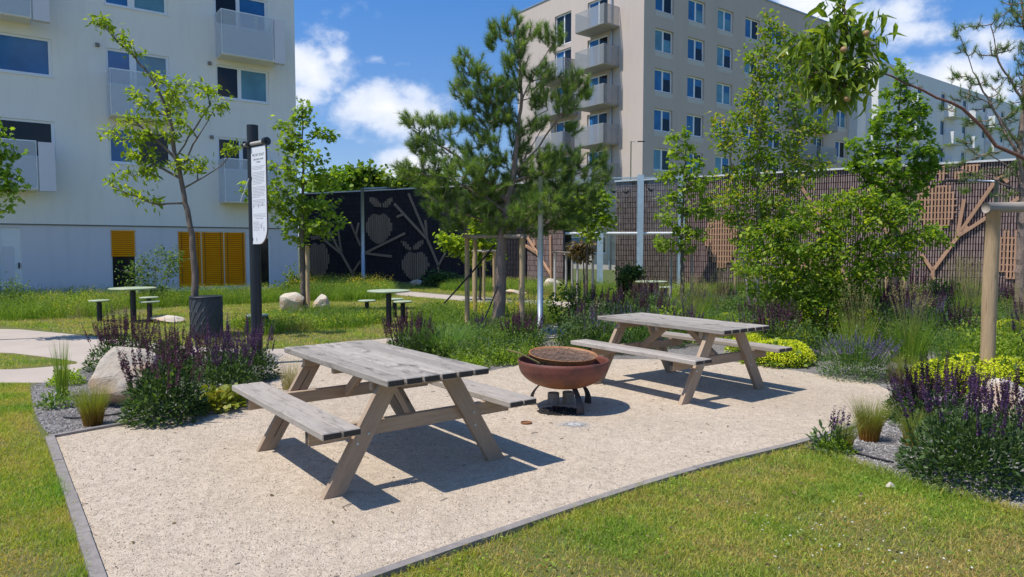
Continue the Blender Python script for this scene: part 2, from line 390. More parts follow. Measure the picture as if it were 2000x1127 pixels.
def plain(name, c, rough=.5, metal=0, bumpy=0, var=.12, scale=6.):
    b = NB(name); n = b.noise(b.coord('Object'), scale, 5, .6)
    col = b.mix(b.rng(n, .3, .7), tuple(q*(1-var) for q in c), tuple(min(1, q*(1+var)) for q in c))
    if bumpy: b.bump(b.noise(b.coord('Object'), 60, 4), bumpy, .01)
    return b.fin(col, rough, metal)
def render_mat(name, c, var=.08):
    b = NB(name); o = b.pos(); big = b.noise(b.pos((1, 1, .35)), .5, 5, .6); fine = b.noise(o, 45, 3, .6); mid = b.noise(b.pos((1, 1, .12)), 3.5, 4, .65)
    col = b.mix(b.rng(big, .3, .7), tuple(q*(1-var) for q in c), tuple(q*(1+var*.5) for q in c)); col = b.mix(b.rng(mid, .5, .75, 0, .26), col, tuple(q*.74 for q in c))
    col = b.mix(b.rng(fine, .4, .7, 0, .14), col, tuple(q*.8 for q in c)); b.bump(fine, .35, .01)
    return b.fin(col, .9)
M['render_white'] = render_mat('render_white', (.95, .885, .80), .04)
M['render_base'] = render_mat('render_base', (.80, .75, .77), .04)
M['render_tan'] = render_mat('render_tan', (.59, .49, .42), .05)
M['render_sill'] = render_mat('render_sill', (.62, .58, .52), .04)
M['render_pale'] = render_mat('render_pale', (.74, .74, .74), .04)
M['white_frame'] = plain('white_frame', (.86, .86, .86), .35, var=.03)
M['dark_metal'] = plain('dark_metal', (.022, .026, .034), .42, .2)
M['black_plastic'] = plain('black_plastic', (.016, .016, .02), .35)
M['steel'] = plain('steel', (.42, .47, .50), .45, .75, .1)
M['steel_paint'] = plain('steel_paint', (.50, .60, .66), .42, .25)
M['concrete'] = plain('concrete', (.25, .22, .20), .9, 0, .5, .2, 14)
M['rubber'] = plain('rubber', (.045, .05, .058), .55, 0, .3, .3, 20)
M['green_top'] = plain('green_top', (.42, .48, .31), .45)
M['cap_white'] = plain('cap_white', (.72, .71, .69), .5)
M['copper'] = plain('rail_metal', (.12, .12, .12), .5, .3)
def glass_window(name, c, rough=.06, blind=None):
    b = NB(name); n = b.noise(b.coord('Object', (1, 1, 1)), 1.1, 2)
    col = b.mix(b.rng(n, .3, .7), tuple(q*.8 for q in c), tuple(q*1.25 for q in c)); b.bump(b.noise(b.coord('Object'), 1.2, 1), .06, .05)
    return b.fin(col, rough, spec=.35)
M['pane_sky_reflection'] = glass_window('pane_sky_reflection', (.03, .15, .36), .06)  # blue sky reflection put into the base colour of the glass
M['pane_teal'] = glass_window('pane_teal', (.12, .27, .36), .10)
M['pane_dark'] = glass_window('pane_dark', (.012, .014, .02), .07)
def blinds_mat():
    b = NB('orange_blind'); n = b.noise(b.coord('Object'), 3, 2)
    return b.fin(b.mix(b.rng(n, .3, .7), (.99, .33, .004), (1.0, .39, .006)), .75, spec=.12)
M['orange'] = blinds_mat()
def translucent_panel(nm='perforated_panel', c=(.74, .77, .80)):
    b = NB(nm); col = b.mix(b.noise(b.pos(), 4, 2), tuple(q*.93 for q in c), c); b.fin(col, .5)
    tp = b.N.new('ShaderNodeBsdfTransparent'); ms = b.N.new('ShaderNodeMixShader')
    ms.inputs[0].default_value = .55
    b.L.new(tp.outputs[0], ms.inputs[2]); b.L.new(b.bsdf.outputs[0], ms.inputs[1]); b.L.new(ms.outputs[0], b.out.inputs[0]); return b.m
M['perforated'] = translucent_panel(); M['perforated_grey'] = translucent_panel('perforated_grey', (.40, .40, .39)); M['balcony_grey'] = plain('balcony_grey', (.36, .35, .33), .7)
def clear_glass():
    b = NB('clear_glass'); tp = b.N.new('ShaderNodeBsdfTransparent'); tp.inputs[0].default_value = (.86, .91, .93, 1)
    gl = b.N.new('ShaderNodeBsdfGlossy'); gl.inputs['Roughness'].default_value = .04; fr = b.N.new('ShaderNodeFresnel'); fr.inputs[0].default_value = 1.5
    ms = b.N.new('ShaderNodeMixShader'); b.L.new(fr.outputs[0], ms.inputs[0]); b.L.new(tp.outputs[0], ms.inputs[1]); b.L.new(gl.outputs[0], ms.inputs[2])
    b.L.new(ms.outputs[0], b.out.inputs[0]); return b.m
M['glass'] = clear_glass()
def bark(name, c1, c2, dark, s=1.):
    b = NB(name); o = b.pos((7*s, 7*s, 1.6*s)); n = b.noise(o, 3, 6, .7, .8); f = b.noise(b.pos(), 38, 4)
    col = b.mix(b.rng(n, .3, .7), c1, c2); col = b.mix(b.rng(n, .28, .42, 1, 0), col, dark); col = b.mix(b.rng(f, .5, .8, 0, .4), col, dark)
    b.bump(n, .8, .03).bump(f, .3, .004); return b.fin(col, .9)
M['bark_pine'] = bark('bark_pine', (.22, .15, .115), (.36, .27, .22), (.07, .045, .035), 1.6)
M['bark_grey'] = bark('bark_grey', (.25, .215, .18), (.38, .34, .29), (.11, .09, .07), 1.5)
M['bark_dark'] = bark('bark_dark', (.07, .055, .045), (.13, .105, .085), (.03, .022, .018), 2)
M['bark_dark2'] = bark('bark_brown', (.13, .10, .08), (.22, .18, .145), (.06, .045, .035), 1.6)
M['bark_red'] = bark('bark_red', (.16, .07, .05), (.24, .12, .085), (.08, .035, .03), 2)
def rock(name, c1, c2, c3):
    b = NB(name); n = b.noise(b.coord('Object'), 3, 7, .65); f = b.noise(b.coord('Object'), 26, 6, .7)
    col = b.mix(b.rng(n, .35, .65), c1, c2); col = b.mix(b.rng(b.noise(b.coord('Object', (1, 1, 1), (5, 2, 1)), 2.1, 3), .5, .66), col, c3); col = b.mix(b.rng(f, .5, .75, 0, .5), col, tuple(q*.5 for q in c1))
    b.bump(n, .6, .06).bump(f, .7, .015); return b.fin(col, .9)
M['rock'] = rock('rock', (.46, .38, .30), (.58, .50, .41), (.56, .36, .22))
M['rock_pale'] = rock('rock_pale', (.56, .48, .38), (.66, .58, .48), (.62, .42, .26))
def rust(name, c1, c2, c3):
    b = NB(name); n = b.noise(b.coord('Object'), 5, 7, .65); f = b.noise(b.coord('Object'), 50, 5, .7); st = b.noise(b.coord('Object', (9, 9, 1.2)), 1.6, 4, .6)
    sep = b.N.new('ShaderNodeSeparateXYZ'); b.L.new(b.coord('Object'), sep.inputs[0])
    band = b.rng(b.math('ADD', sep.outputs[2], b.math('MULTIPLY', b.math('SUBTRACT', n, .5), .08)), .23, .36)
    col = b.mix(band, c3, c1); col = b.mix(b.rng(n, .48, .68, 0, .8), col, c2); col = b.mix(b.rng(st, .55, .75, 0, .5), col, tuple(q*.45 for q in c1)); col = b.mix(b.rng(f, .5, .75, 0, .4), col, tuple(q*.5 for q in c2))
    b.bump(f, .5, .004); return b.fin(col, .62)
M['rust_red'] = rust('rust_red', (.19, .058, .04), (.075, .036, .026), (.26, .11, .04))
M['rust_orange'] = rust('rust_orange', (.36, .15, .055), (.18, .085, .05), (.40, .17, .06))
M['iron'] = plain('iron', (.055, .05, .052), .6, .3, .3, .35, 12)
M['grate'] = plain('grate', (.20, .13, .095), .5, .5, .2, .5, 9)
M['charcoal'] = plain('charcoal', (.02, .018, .017), .95, 0, .8, .5, 30)
M['ash'] = plain('ash', (.48, .465, .45), .95, 0, .6, .15, 40)
M['log_end'] = plain('log_end', (.17, .14, .11), .9, 0, .6, .4, 20)
M['rope'] = plain('rope', (.02, .02, .024), .8)
M['rope_white'] = plain('rope_white', (.5, .5, .5), .8)
M['sign_white'] = plain('sign_white', (.80, .80, .83), .4, var=.02)
M['sign_edge'] = plain('sign_edge', (.12, .08, .06), .5)
M['ink'] = plain('ink', (.25, .25, .28), .6)
M['ink_pale'] = plain('ink_pale', (.5, .5, .54), .6)
M['birdblack'] = plain('birdblack', (.01, .01, .012), .5)
M['peach'] = plain('peach', (.34, .20, .09), .6, 0, 0, .4, 8)
M['tile_brown'] = None
def tile(name, c1, c2, dark):
    b = NB(name); v = b.attr(); n = b.noise(b.coord('Object'), 22, 4, .6)
    col = b.ramp(v, [(0, c1), (1, c2)]); col = b.mix(b.rng(n, .5, .8, 0, .5), col, dark); b.bump(n, .4, .01); return b.fin(col, .85)
M['tile_brown'] = tile('tile_brown', (.24, .16, .148), (.38, .275, .25), (.14, .09, .08))
M['tile_dark_shaded'] = tile('tile_dark_shaded', (.035, .03, .038), (.055, .048, .058), (.02, .017, .02))  # blackish tile; part of its darkness is the wall's shade, coloured in
M['joint'] = plain('joint', (.025, .018, .018), .95)

def ground_mats():
    b = NB('gravel_beige'); o = b.pos(); v1 = b.vor(o, 110.); vc = b.N.new('ShaderNodeTexVoronoi'); vc.inputs['Scale'].default_value = 110; b.L.new(o, vc.inputs['Vector'])
    big = b.noise(o, .9, 6, .62); mid = b.noise(o, 9, 6, .7); fine = b.noise(o, 130, 4, .7)
    sc = b.N.new('ShaderNodeSeparateColor'); b.L.new(vc.outputs['Color'], sc.inputs[0])
    huge = b.noise(o, .45, 4, .6, .8)
    col = b.mix(b.rng(big, .35, .68), (.68, .555, .42), (.58, .47, .345)); col = b.mix(b.rng(sc.outputs[0], 0, 1, 0, .4), col, (.80, .68, .54)); col = b.mix(b.rng(sc.outputs[1], .88, .98, 0, .4), col, (.30, .235, .175))
    col = b.mix(b.rng(huge, .5, .62, 0, .35), col, (.46, .37, .26)); m2 = b.noise(o, 26, 5, .75); col = b.mix(b.rng(mid, .45, .68, 0, .5), col, (.40, .315, .225)); col = b.mix(b.rng(m2, .47, .66, 0, .6), col, (.34, .265, .19)); b.bump(m2, .8, .008); col = b.mix(b.rng(fine, .52, .70, 0, .55), col, (.26, .20, .145)); col = b.mix(b.rng(v1, .38, .55, 0, .35), col, (.30, .235, .18))
    b.bump(b.noise(o, 2.2, 5, .6), .6, .06).bump(b.noise(o, 7, 5, .65), .7, .03).bump(mid, .6, .014).bump(v1, .7, .005).bump(fine, .6, .003); M['gravel_beige'] = b.fin(col, .95)
    b = NB('paving'); o = b.pos(); big = b.noise(o, 1.2, 5, .6); f = b.noise(o, 120, 4)
    col = b.mix(b.rng(big, .3, .7), (.50, .42, .355), (.42, .35, .295)); col = b.mix(b.rng(f, .5, .75, 0, .4), col, (.3, .24, .19))
    b.bump(f, .4, .004); M['paving'] = b.fin(col, .95)
    b = NB('mulch_grey'); o = b.pos(); vc = b.N.new('ShaderNodeTexVoronoi'); vc.inputs['Scale'].default_value = 70; b.L.new(o, vc.inputs['Vector'])
    sc = b.N.new('ShaderNodeSeparateColor'); b.L.new(vc.outputs['Color'], sc.inputs[0]); big = b.noise(o, 1.5, 5, .6); f = b.noise(o, 150, 4, .7)
    col = b.ramp(sc.outputs[0], [(0, (.10, .088, .085)), (.5, (.22, .20, .19)), (1, (.40, .37, .34))]); col = b.mix(b.rng(big, .45, .7, 0, .6), col, (.13, .10, .08)); col = b.mix(b.rng(f, .5, .8, 0, .6), col, (.05, .045, .045))
    b.bump(vc.outputs['Distance'], 1., .012).bump(f, .5, .004); M['mulch_grey'] = b.fin(col, .95)
    b = NB('lawn_soil'); o = b.pos(); big = b.noise(o, 1.1, 6, .6); f = b.noise(o, 60, 5, .7); m_ = b.noise(o, 7, 5, .7)
    col = b.mix(b.rng(big, .35, .65), (.15, .135, .035), (.10, .14, .02)); col = b.mix(b.rng(m_, .5, .7, 0, .7), col, (.21, .165, .085)); col = b.mix(b.rng(f, .5, .75, 0, .8), col, (.05, .075, .015))
    b.bump(f, .8, .02); M['lawn_soil'] = b.fin(col, .95)
ground_mats()

# ------------------------------------------------------------------ ground
def poly_px(pts, z=0.): return [G(x, y, 0)[:2] for x, y in pts]
def sheet(name, poly, z, mat, kind='structure', thick=0):
    mb = MB(); from mathutils.geometry import tessellate_polygon
    n = len(poly); v = np.c_[np.array(poly), np.full(n, z)]
    tr = [list(t) for t in tessellate_polygon([[Vector((p[0], p[1], 0)) for p in poly]])]
    q = np.array([[v[i] for i in t] for t in tr]); nz = np.cross(q[:, 1]-q[:, 0], q[:, 2]-q[:, 0])[:, 2]
    tr = [t if k > 0 else t[::-1] for t, k in zip(tr, nz)]
    mb.add(v, tr); lo = v.copy(); lo[:, 2] = -.02; mb.add(np.concatenate([v, lo]), [[i, (i+1) % n, n+(i+1) % n, n+i] for i in range(n)]); return tag(mb.build(name, mat), kind=kind)
def smooth_poly(pts, it=2, closed=True):
    p = np.array(pts, float)
    for _ in range(it):
        q = np.roll(p, -1, 0); a = p*.75+q*.25; b = p*.25+q*.75
        if closed: p = np.stack([a, b], 1).reshape(-1, p.shape[1])
        else: p = np.concatenate([p[:1], np.stack([a[:-1], b[:-1]], 1).reshape(-1, p.shape[1]), p[-1:]])
    return p
g = MB(); R_ = 900; g.add([[-R_, -R_, 0], [R_, -R_, 0], [R_, R_, 0], [-R_, R_, 0]], [[0, 1, 2, 3]]); lawn = tag(g.build('lawn', M['lawn_soil']), kind='structure')
A_ = G(98, 858)[:2]; B_ = G(190, 1127)[:2]; left_end = A_+(B_-A_)*1.9
right_edge = [G(x, y)[:2] for x, y in ((745, 1127), (870, 1083), (1000, 1037), (1130, 992), (1260, 949), (1400, 908), (1500, 884), (1570, 866), (1660, 838), (1752, 812))]
r0 = right_edge[0]+(right_edge[0]-right_edge[1])*.9
top_left_edge = [G(x, y)[:2] for x, y in ((98, 858), (200, 839), (300, 822), (390, 811), (510, 800))]
PATH = smooth_poly(poly_px([(-900, 636), (0, 640), (170, 656), (300, 672), (420, 681), (540, 684), (650, 672), (770, 660), (900, 647), (1060, 633), (1250, 628), (1250, 650), (1060, 660),
        (900, 700), (700, 760), (520, 745), (300, 745), (60, 748), (0, 749), (-900, 775), (-900, 716), (0, 724), (110, 716), (163, 709), (110, 700), (0, 687), (-900, 668)]), 1)
sheet('path', PATH, .004, M['paving'])
PATH2 = smooth_poly(poly_px([(740, 566), (790, 569), (880, 577), (980, 584), (1110, 590), (1260, 598), (1330, 606), (1330, 615), (1250, 611), (1100, 600), (960, 593), (860, 584), (780, 577), (740, 571)]), 1)
sheet('footpath', PATH2, .006, M['paving'])
PAD = list(top_left_edge)+[tuple(q_+np.random.default_rng(i_).normal(size=2)*.015) for i_, q_ in enumerate(smooth_poly([G(x, y)[:2] for x, y in ((528, 760), (535, 715), (556, 692), (650, 668), (770, 664), (810, 700), (900, 735), (955, 726), (1010, 716), (1080, 690), (1180, 704), (1290, 702), (1440, 708), (1500, 716), (1590, 732),
        (1690, 745), (1735, 760), (1748, 785))], 2, False))]+right_edge[::-1]+[r0, left_end]
sheet('gravel_pad', PAD, .010, M['gravel_beige'])
BED_L = [G(x, y)[:2] for x, y in ((62, 775), (60, 752), (113, 744), (160, 722), (220, 700), (330, 688), (460, 690), (560, 692), (562, 760), (520, 800), (390, 808), (300, 819), (200, 836), (100, 855), (72, 820))]
BED_R = [G(x, y)[:2] for x, y in ((1566, 869), (1600, 884), (1680, 908), (1760, 938), (1850, 964), (1930, 980), (2000, 1000), (2300, 1040), (3300, 900), (3300, 600), (2000, 588), (1500, 588), (1200, 604), (1130, 640), (1105, 700), (1185, 718), (1290, 718), (1440, 724), (1500, 732), (1592, 748), (1670, 760), (1705, 775), (1715, 800), (1740, 816), (1652, 842))]
BED_M = [G(x, y)[:2] for x, y in ((768, 665), (762, 690), (815, 722), (895, 756), (960, 745), (1020, 735), (1115, 706), (1115, 675), (1060, 662), (1000, 648), (860, 652))]
sheet('planting_bed', smooth_poly(BED_L, 1), .007, M['mulch_grey']); sheet('planting_bed', smooth_poly(BED_R, 1), .008, M['mulch_grey']); sheet('planting_bed', smooth_poly(BED_M, 1), .0075, M['mulch_grey'])
def strip(pts, w, z0, z1, mb, jit=0, seed=0, seglen=.9):
    pts = np.array(pts, float); d = np.r_[0, np.cumsum(np.linalg.norm(np.diff(pts, axis=0), axis=1))]
    n = max(1, int(d[-1]/seglen)); r = random.Random(seed)
    for i in range(n):
        a, b_ = i*d[-1]/n+.002, (i+1)*d[-1]/n-.002
        ts = [a]+[q for q in d if a < q < b_]+[b_]
        P = np.array([[np.interp(t, d, pts[:, 0]), np.interp(t, d, pts[:, 1])] for t in ts]); t_ = np.gradient(P, axis=0); t_ = normalise(t_); nn = np.c_[-t_[:, 1], t_[:, 0]]
        j = r.uniform(-jit, jit); L_ = P+nn*(w/2+j); R2 = P-nn*(w/2-j); k = len(P); zz = z1+r.uniform(-.003, .003)
        v = np.concatenate([np.c_[L_, np.full(k, zz)], np.c_[R2, np.full(k, zz)], np.c_[L_, np.full(k, z0)], np.c_[R2, np.full(k, z0)]])
        f = []
        for q in range(k-1): f += [[q, q+1, k+q+1, k+q], [2*k+q, 2*k+q+1, q+1, q], [k+q, k+q+1, 3*k+q+1, 3*k+q]]
        f += [[0, k, 3*k, 2*k], [k-1, 2*k-1, 4*k-1, 3*k-1]]
        mb.add(v, f, r.random())
kb = MB(); strip(smooth_poly([top_left_edge[0], left_end], 0, False), .062, -.05, .03, kb, .002, 1, .8); tag(kb.build('kerb', M['concrete']), 'straight grey concrete edging between the gravel and the left lawn', 'kerb', kind='structure')
kb = MB(); strip(smooth_poly([r0]+right_edge, 1, False), .055, -.05, .028, kb, .002, 2, .8); tag(kb.build('kerb', M['concrete']), kind='structure')
kb = MB(); strip(smooth_poly([q+np.array([.0, .02]) for q in top_left_edge], 1, False), .05, -.05, .03, kb, .002, 3, .8); tag(kb.build('kerb', M['concrete']), kind='structure')

# ------------------------------------------------------------------ facades
class Plane:
    def __init__(s, o, ang, flip=1):
        s.o = np.array(o[:2], float); s.d = np.array([math.cos(ang), math.sin(ang)]); n = np.array([s.d[1], -s.d[0]]); s.n = n*flip
    def P(s, a, z, out=0.):
        q = s.o+s.d*a+s.n*out; return np.array([q[0], q[1], z])
    def px(s, x, y, out=0.):
        r = ray(x, y); o = s.o+s.n*out; t, q = np.linalg.solve(np.array([[r[0], -s.d[0]], [r[1], -s.d[1]]]), o); return q, CAMH+t*r[2]
    def box(s, mb, s0, s1, z0, z1, o0, o1, attr=.5, mi=0):
        v = [s.P(a, z, o) for a in (s0, s1) for z in (z0, z1) for o in (o0, o1)]
        mb.add(v, [[0, 1, 3, 2], [4, 6, 7, 5], [0, 4, 5, 1], [2, 3, 7, 6], [0, 2, 6, 4], [1, 5, 7, 3]], attr, mi)
def facade(mb, pl, s0, s1, z0, z1, holes, rec=.14, out=0., mi=0):
    ss = sorted({s0, s1}|{h[0] for h in holes}|{h[1] for h in holes}); zz = sorted({z0, z1}|{h[2] for h in holes}|{h[3] for h in holes})
    ss = [q for q in ss if s0-1e-6 <= q <= s1+1e-6]; zz = [q for q in zz if z0-1e-6 <= q <= z1+1e-6]
    for a, b in zip(ss[:-1], ss[1:]):
        for c, d in zip(zz[:-1], zz[1:]):
            m_, k = (a+b)/2, (c+d)/2
            if any(h[0] < m_ < h[1] and h[2] < k < h[3] for h in holes): continue
            mb.add([pl.P(a, c, out), pl.P(b, c, out), pl.P(b, d, out), pl.P(a, d, out)], [[0, 1, 2, 3]], .5, mi)
    for (a, b, c, d) in holes:
        q = [pl.P(a, c, out), pl.P(b, c, out), pl.P(b, d, out), pl.P(a, d, out)]; r = [pl.P(a, c, out-rec), pl.P(b, c, out-rec), pl.P(b, d, out-rec), pl.P(a, d, out-rec)]
        mb.add(q+r, [[0, 1, 5, 4], [1, 2, 6, 5], [2, 3, 7, 6], [3, 0, 4, 7], [4, 5, 6, 7]], .5, mi)
def window(parent, pl, a, b, c, d, panes, rec=.12, out=0., fr=.07, sill=None, name='window'):
    """panes: list of (start fraction, end fraction, material)"""
    mb = MB(); o0, o1 = out-rec+.002, out-rec+.06
    pl.box(mb, a+.002, b-.002, c+.002, c+fr, o0, o1); pl.box(mb, a+.002, b-.002, d-fr, d-.002, o0, o1); w = b-a
    edges = [a+.002]
    for i, (f0, f1, m_) in enumerate(panes):
        x0 = a+w*f0; x1 = a+w*f1
        pl.box(mb, edges[-1], x0, c+fr, d-fr, o0, o1); edges.append(x1)
    pl.box(mb, edges[-1], b-.002, c+fr, d-fr, o0, o1)
    if sill: pl.box(mb, a-.03, b+.03, c-.03, c+.001, out-rec+.06, out+.035)
    f = mb.build(name, M['white_frame'], parent, world=True)
    for (f0, f1, m_) in panes:
        pb = MB(); pl.box(pb, a+w*f0-.01, a+w*f1+.01, c+fr-.01, d-fr+.01, o0+.001, o0+.028); pb.build('pane', m_, f, world=True)
    return f
def shell(mb, pl, s0, s1, z0, z1, back, mi=0, out=0.):
    """roof, ends and rear of a building behind its facade"""
    a, b, c, d = pl.P(s0, 0, out), pl.P(s1, 0, out), pl.P(s1, 0, -back), pl.P(s0, 0, -back)
    def at(p, z): return [p[0], p[1], z]
    mb.add([at(b, z0), at(c, z0), at(c, z1), at(b, z1)], [[0, 1, 2, 3]], .5, mi); mb.add([at(c, z0), at(d, z0), at(d, z1), at(c, z1)], [[0, 1, 2, 3]], .5, mi)
    mb.add([at(d, z0), at(a, z0), at(a, z1), at(d, z1)], [[0, 1, 2, 3]], .5, mi); mb.add([at(a, z1-.05), at(b, z1-.05), at(c, z1-.05), at(d, z1-.05)], [[0, 1, 2, 3]], .5, mi)

ANG = math.radians(36.6)
c0 = PW(583, 486, 25.5)
WP = Plane(c0, ANG)
wb = thing('apartment_building', 'white rendered apartment block on the left with orange blinds on its ground floor', 'building', (c0[0], c0[1], 0))
win = []
for z0 in (4.23, 6.67, 9.12, 11.6, 14.1):
    win += [(-9.75, -7.38, z0, z0+1.12), (-5.97, -4.18, z0, z0+1.12), (-2.73, -.96, z0, z0+1.12), (-13.2, -11.4, z0, z0+1.12)]
gh = [(-8.86, -8.33, .02, 2.16, 'door'), (-6.02, -5.3, .12, 2.14, 'slim'), (-4.07, -1.86, .22, 2.12, 'wide'), (-1.82, -1.0, .1, 1.95, 'door2')]
mb = MB(); facade(mb, WP, -30, 0, 2.27, 17.6, win, .13); shell(mb, WP, -30, 0, 0, 17.6, 12)
mb.build('upper_wall', M['render_white'], wb, world=True)
mb = MB(); facade(mb, WP, -30, -.001, -.2, 2.25, [h[:4] for h in gh], .13, out=-.03); mb.build('ground_floor_wall', M['render_base'], wb, world=True)
mb = MB(); WP.box(mb, -30, .01, 2.245, 2.275, -.029, .012); WP.box(mb, -30, -.002, 0, .1, -.028, -.012); mb.build('ledge', M['copper'], wb, world=True)
PB, PT, PD = M['pane_sky_reflection'], M['pane_teal'], M['pane_dark']
wl = {(-9.75, 6.67): (PB, PB), (-5.97, 6.67): (PB, PT), (-2.73, 6.67): (PD, PT), (-9.75, 4.23): (PD, PD), (-5.97, 4.23): (PB, PD), (-2.73, 4.23): (PD, PD), (-5.97, 9.12): (PB, PT), (-2.73, 9.12): (PD, PB)}
WMATS = {}
for (a, b, c, d) in win:
    m1, m2 = wl.get((a, c), (PB, PB))
    if a < -9: fr = [(.04, .36, m1), (.44, .96, m2)]
    elif a < -5: fr = [(.03, .36, m1), (.47, .95, m2)]
    else: fr = [(.03, .40, m1), (.47, .95, m2)]
    window(wb, WP, a, b, c, d, fr, .10, sill=True)
# ground floor
o = -.03
f = MB(); WP.box(f, -8.86, -8.33, .02, 2.16, o-.1, o-.05); dr = f.build('door', M['white_frame'], wb, world=True)
h = MB(); WP.box(h, -8.42, -8.38, .95, 1.12, o-.05, o+.0); h.build('handle', M['dark_metal'], dr, world=True); h = MB(); WP.box(h, -8.80, -8.50, .15, 1.6, o-.052, o-.045); h.build('panel', M['render_base'], dr, world=True)
window(wb, WP, -6.02, -5.3, .12, 2.14, [(.06, .94, PD)], .1, out=o, fr=.04)
window(wb, WP, -4.07, -1.86, .22, 2.12, [(.02, .33, PD), (.35, .66, PD), (.68, .98, PD)], .1, out=o, fr=.04)
d2 = window(wb, WP, -1.82, -1.0, .1, 1.95, [(.1, .92, PD)], .1, out=o, fr=.05, name='door')
def blind(a, b, c, d):
    mb = MB(); n = int((d-c)/.065)
    for i in range(n):
        z = d-(i+.5)*(d-c)/n; hh = (d-c)/n*.40
        p0, p1, p2, p3 = WP.P(a, z-hh, o-.012), WP.P(b, z-hh, o-.012), WP.P(b, z+hh, o-.052), WP.P(a, z+hh, o-.052); q = [p+np.array([0, 0, .004]) for p in (p0, p1, p2, p3)]
        mb.add([p0, p1, p2, p3]+q, [[0, 1, 2, 3], [4, 7, 6, 5], [0, 4, 5, 1], [2, 6, 7, 3]], .5)
    r = mb.build('blind', M['orange'], wb, world=True)
    return r
blind(-6.0, -5.32, 1.28, 2.13)
for a, b in ((-4.05, -3.345), (-3.325, -2.61), (-2.59, -1.88)):
    r = blind(a, b, .24, 2.11)
    cb = MB()
    for q in (a+.1, b-.1): WP.box(cb, q, q+.012, .24, 2.11, o-.010, o-.006)
    cb.build('blind_cord', M['dark_metal'], r, world=True)
lt = MB()
for (x, y) in ((190, 88), (409, 124), (413, 268)):
    s_, z_ = WP.px(x, y); WP.box(lt, s_-.05, s_+.05, z_-.05, z_+.05, .0, .07)
    v_ = MB(); WP.box(v_, s_-.055, s_+.055, z_-.055, z_+.055, .001, .07); v_.build('vent', M['concrete'], wb, world=True)
def balcony(parent, pl, a, b, zf, zt, dep, solid=None, bars=3, rail=None, soffit=None, panelmat=None, out=0.):
    """slab with a perforated railing on three sides; solid=(s0,s1) adds a closed screen on the front"""
    mb = MB(); pl.box(mb, a, b, zf-.12, zf, .001+out, dep+out); sl = mb.build('balcony', soffit or M['render_white'], parent, world=True)
    rm = rail or M['white_frame']; r = MB(); h0 = zf-.10; t = .03; e = dep+out
    fb = solid[0]-.04 if solid else b
    xs = np.linspace(a, fb, bars+1)
    for x in xs: pl.box(r, max(a, x-.02), min(fb, x+.02), h0, zt, e, e+t)
    for z in (h0, (h0+zt)/2-.02, zt-.03): pl.box(r, a+.021, fb-.021, z, z+.03, e+.002, e+t-.002)
    for z in (h0, zt-.03): pl.box(r, a-.002, a+.025, z, z+.03, .02+out, e); pl.box(r, b-.025, b+.002, z, z+.03, .02+out, e)
    r.build('railing', rm, sl, world=True)
    p = MB(); pl.box(p, a+.03, fb-.03, h0+.02, zt-.03, e+.032, e+.036); pl.box(p, a-.010, a-.006, h0, zt, .02+out, e); pl.box(p, b+.006, b+.010, h0, zt, .02+out, e)
    p.build('panel', panelmat or M['perforated'], sl, world=True)
    if solid:
        q = MB(); pl.box(q, solid[0], solid[1], h0-.04, zt-.03, e-.2, e+.04); q.build('screen', M['render_base'], sl, world=True)
    return sl
for zf in (8.08, 3.20, 12.96): balcony(wb, WP, -2.72, -.80, zf, zf+1.36, .75, solid=(-.98, -.62), bars=3)
for zf in (5.72, 10.6): balcony(wb, WP, -5.98, -4.1, zf, zf+1.30, .75, bars=3)
for zf in (3.35, 8.22): balcony(wb, WP, -11., -7.9, zf, zf+1.30, .75, solid=(-7.85, -7.45), bars=4)

# tan building
t0 = PW(1253, 486, 47.)
TR = Plane(t0, ANG); TLp = Plane(t0, ANG+math.pi/2, -1)
tb = thing('apartment_building', 'tall taupe apartment block in the middle with grey balconies on its sunlit side', 'building', (t0[0], t0[1], 0))
mb = MB(); cols = [1.1, 4.5, 7.8, 11.15, 14.4, 24.6, 28.]; rows = [14.92-2.68*3, 14.92-2.68*2, 14.92-2.68, 14.92, 17.6, 14.92-2.68*4, 14.92-2.68*5]
rows = sorted(rows); tw = [(c, c+1.86, r, r+1.52) for c in cols for r in rows]
bd = [(17.6, 19.4, r-.6, r+1.5) for r in rows]+[(21.0, 22.6, r-.6, r+1.5) for r in rows]
facade(mb, TR, 0, 32, 0, 20.85, tw+bd, .22); 
lh = []
for r in rows: lh += [(3.45, 5.5, r-.6, r+1.72), (7.3, 9.2, r-.6, r+1.72)]
lh += [(3.4, 7.7, 1.14, 2.42)]
lh = [h_ for h_ in lh if not (h_[2] < 3.4 and h_ != (3.4, 7.7, 1.14, 2.42))]
facade(mb, TLp, 0, 13.9, 0, 20.85, lh, .25)
a, b, c, d = TR.P(0, 20.8), TR.P(32, 20.8), TR.P(32, 20.8, -13.9), TR.P(0, 20.8, -13.9); mb.add([a, b, c, d], [[0, 1, 2, 3]])
a, b, c, d = TR.P(32, 0), TR.P(32, 20.85), TR.P(32, 20.85, -13.9), TR.P(32, 0, -13.9); mb.add([a, b, c, d], [[0, 1, 2, 3]]); a, b, c, d = TR.P(0, 0, -13.9), TR.P(0, 20.85, -13.9), TR.P(32, 20.85, -13.9), TR.P(32, 0, -13.9); mb.add([a, b, c, d], [[0, 1, 2, 3]])
mb.build('wall', M['render_tan'], tb, world=True)
mb = MB(); TR.box(mb, -.06, 32.1, 20.85, 20.95, -.3, .06); TLp.box(mb, .061, 13.95, 20.852, 20.952, -.3, .06); mb.build('roof_edge', M['steel'], tb, world=True)
rr = random.Random(5)
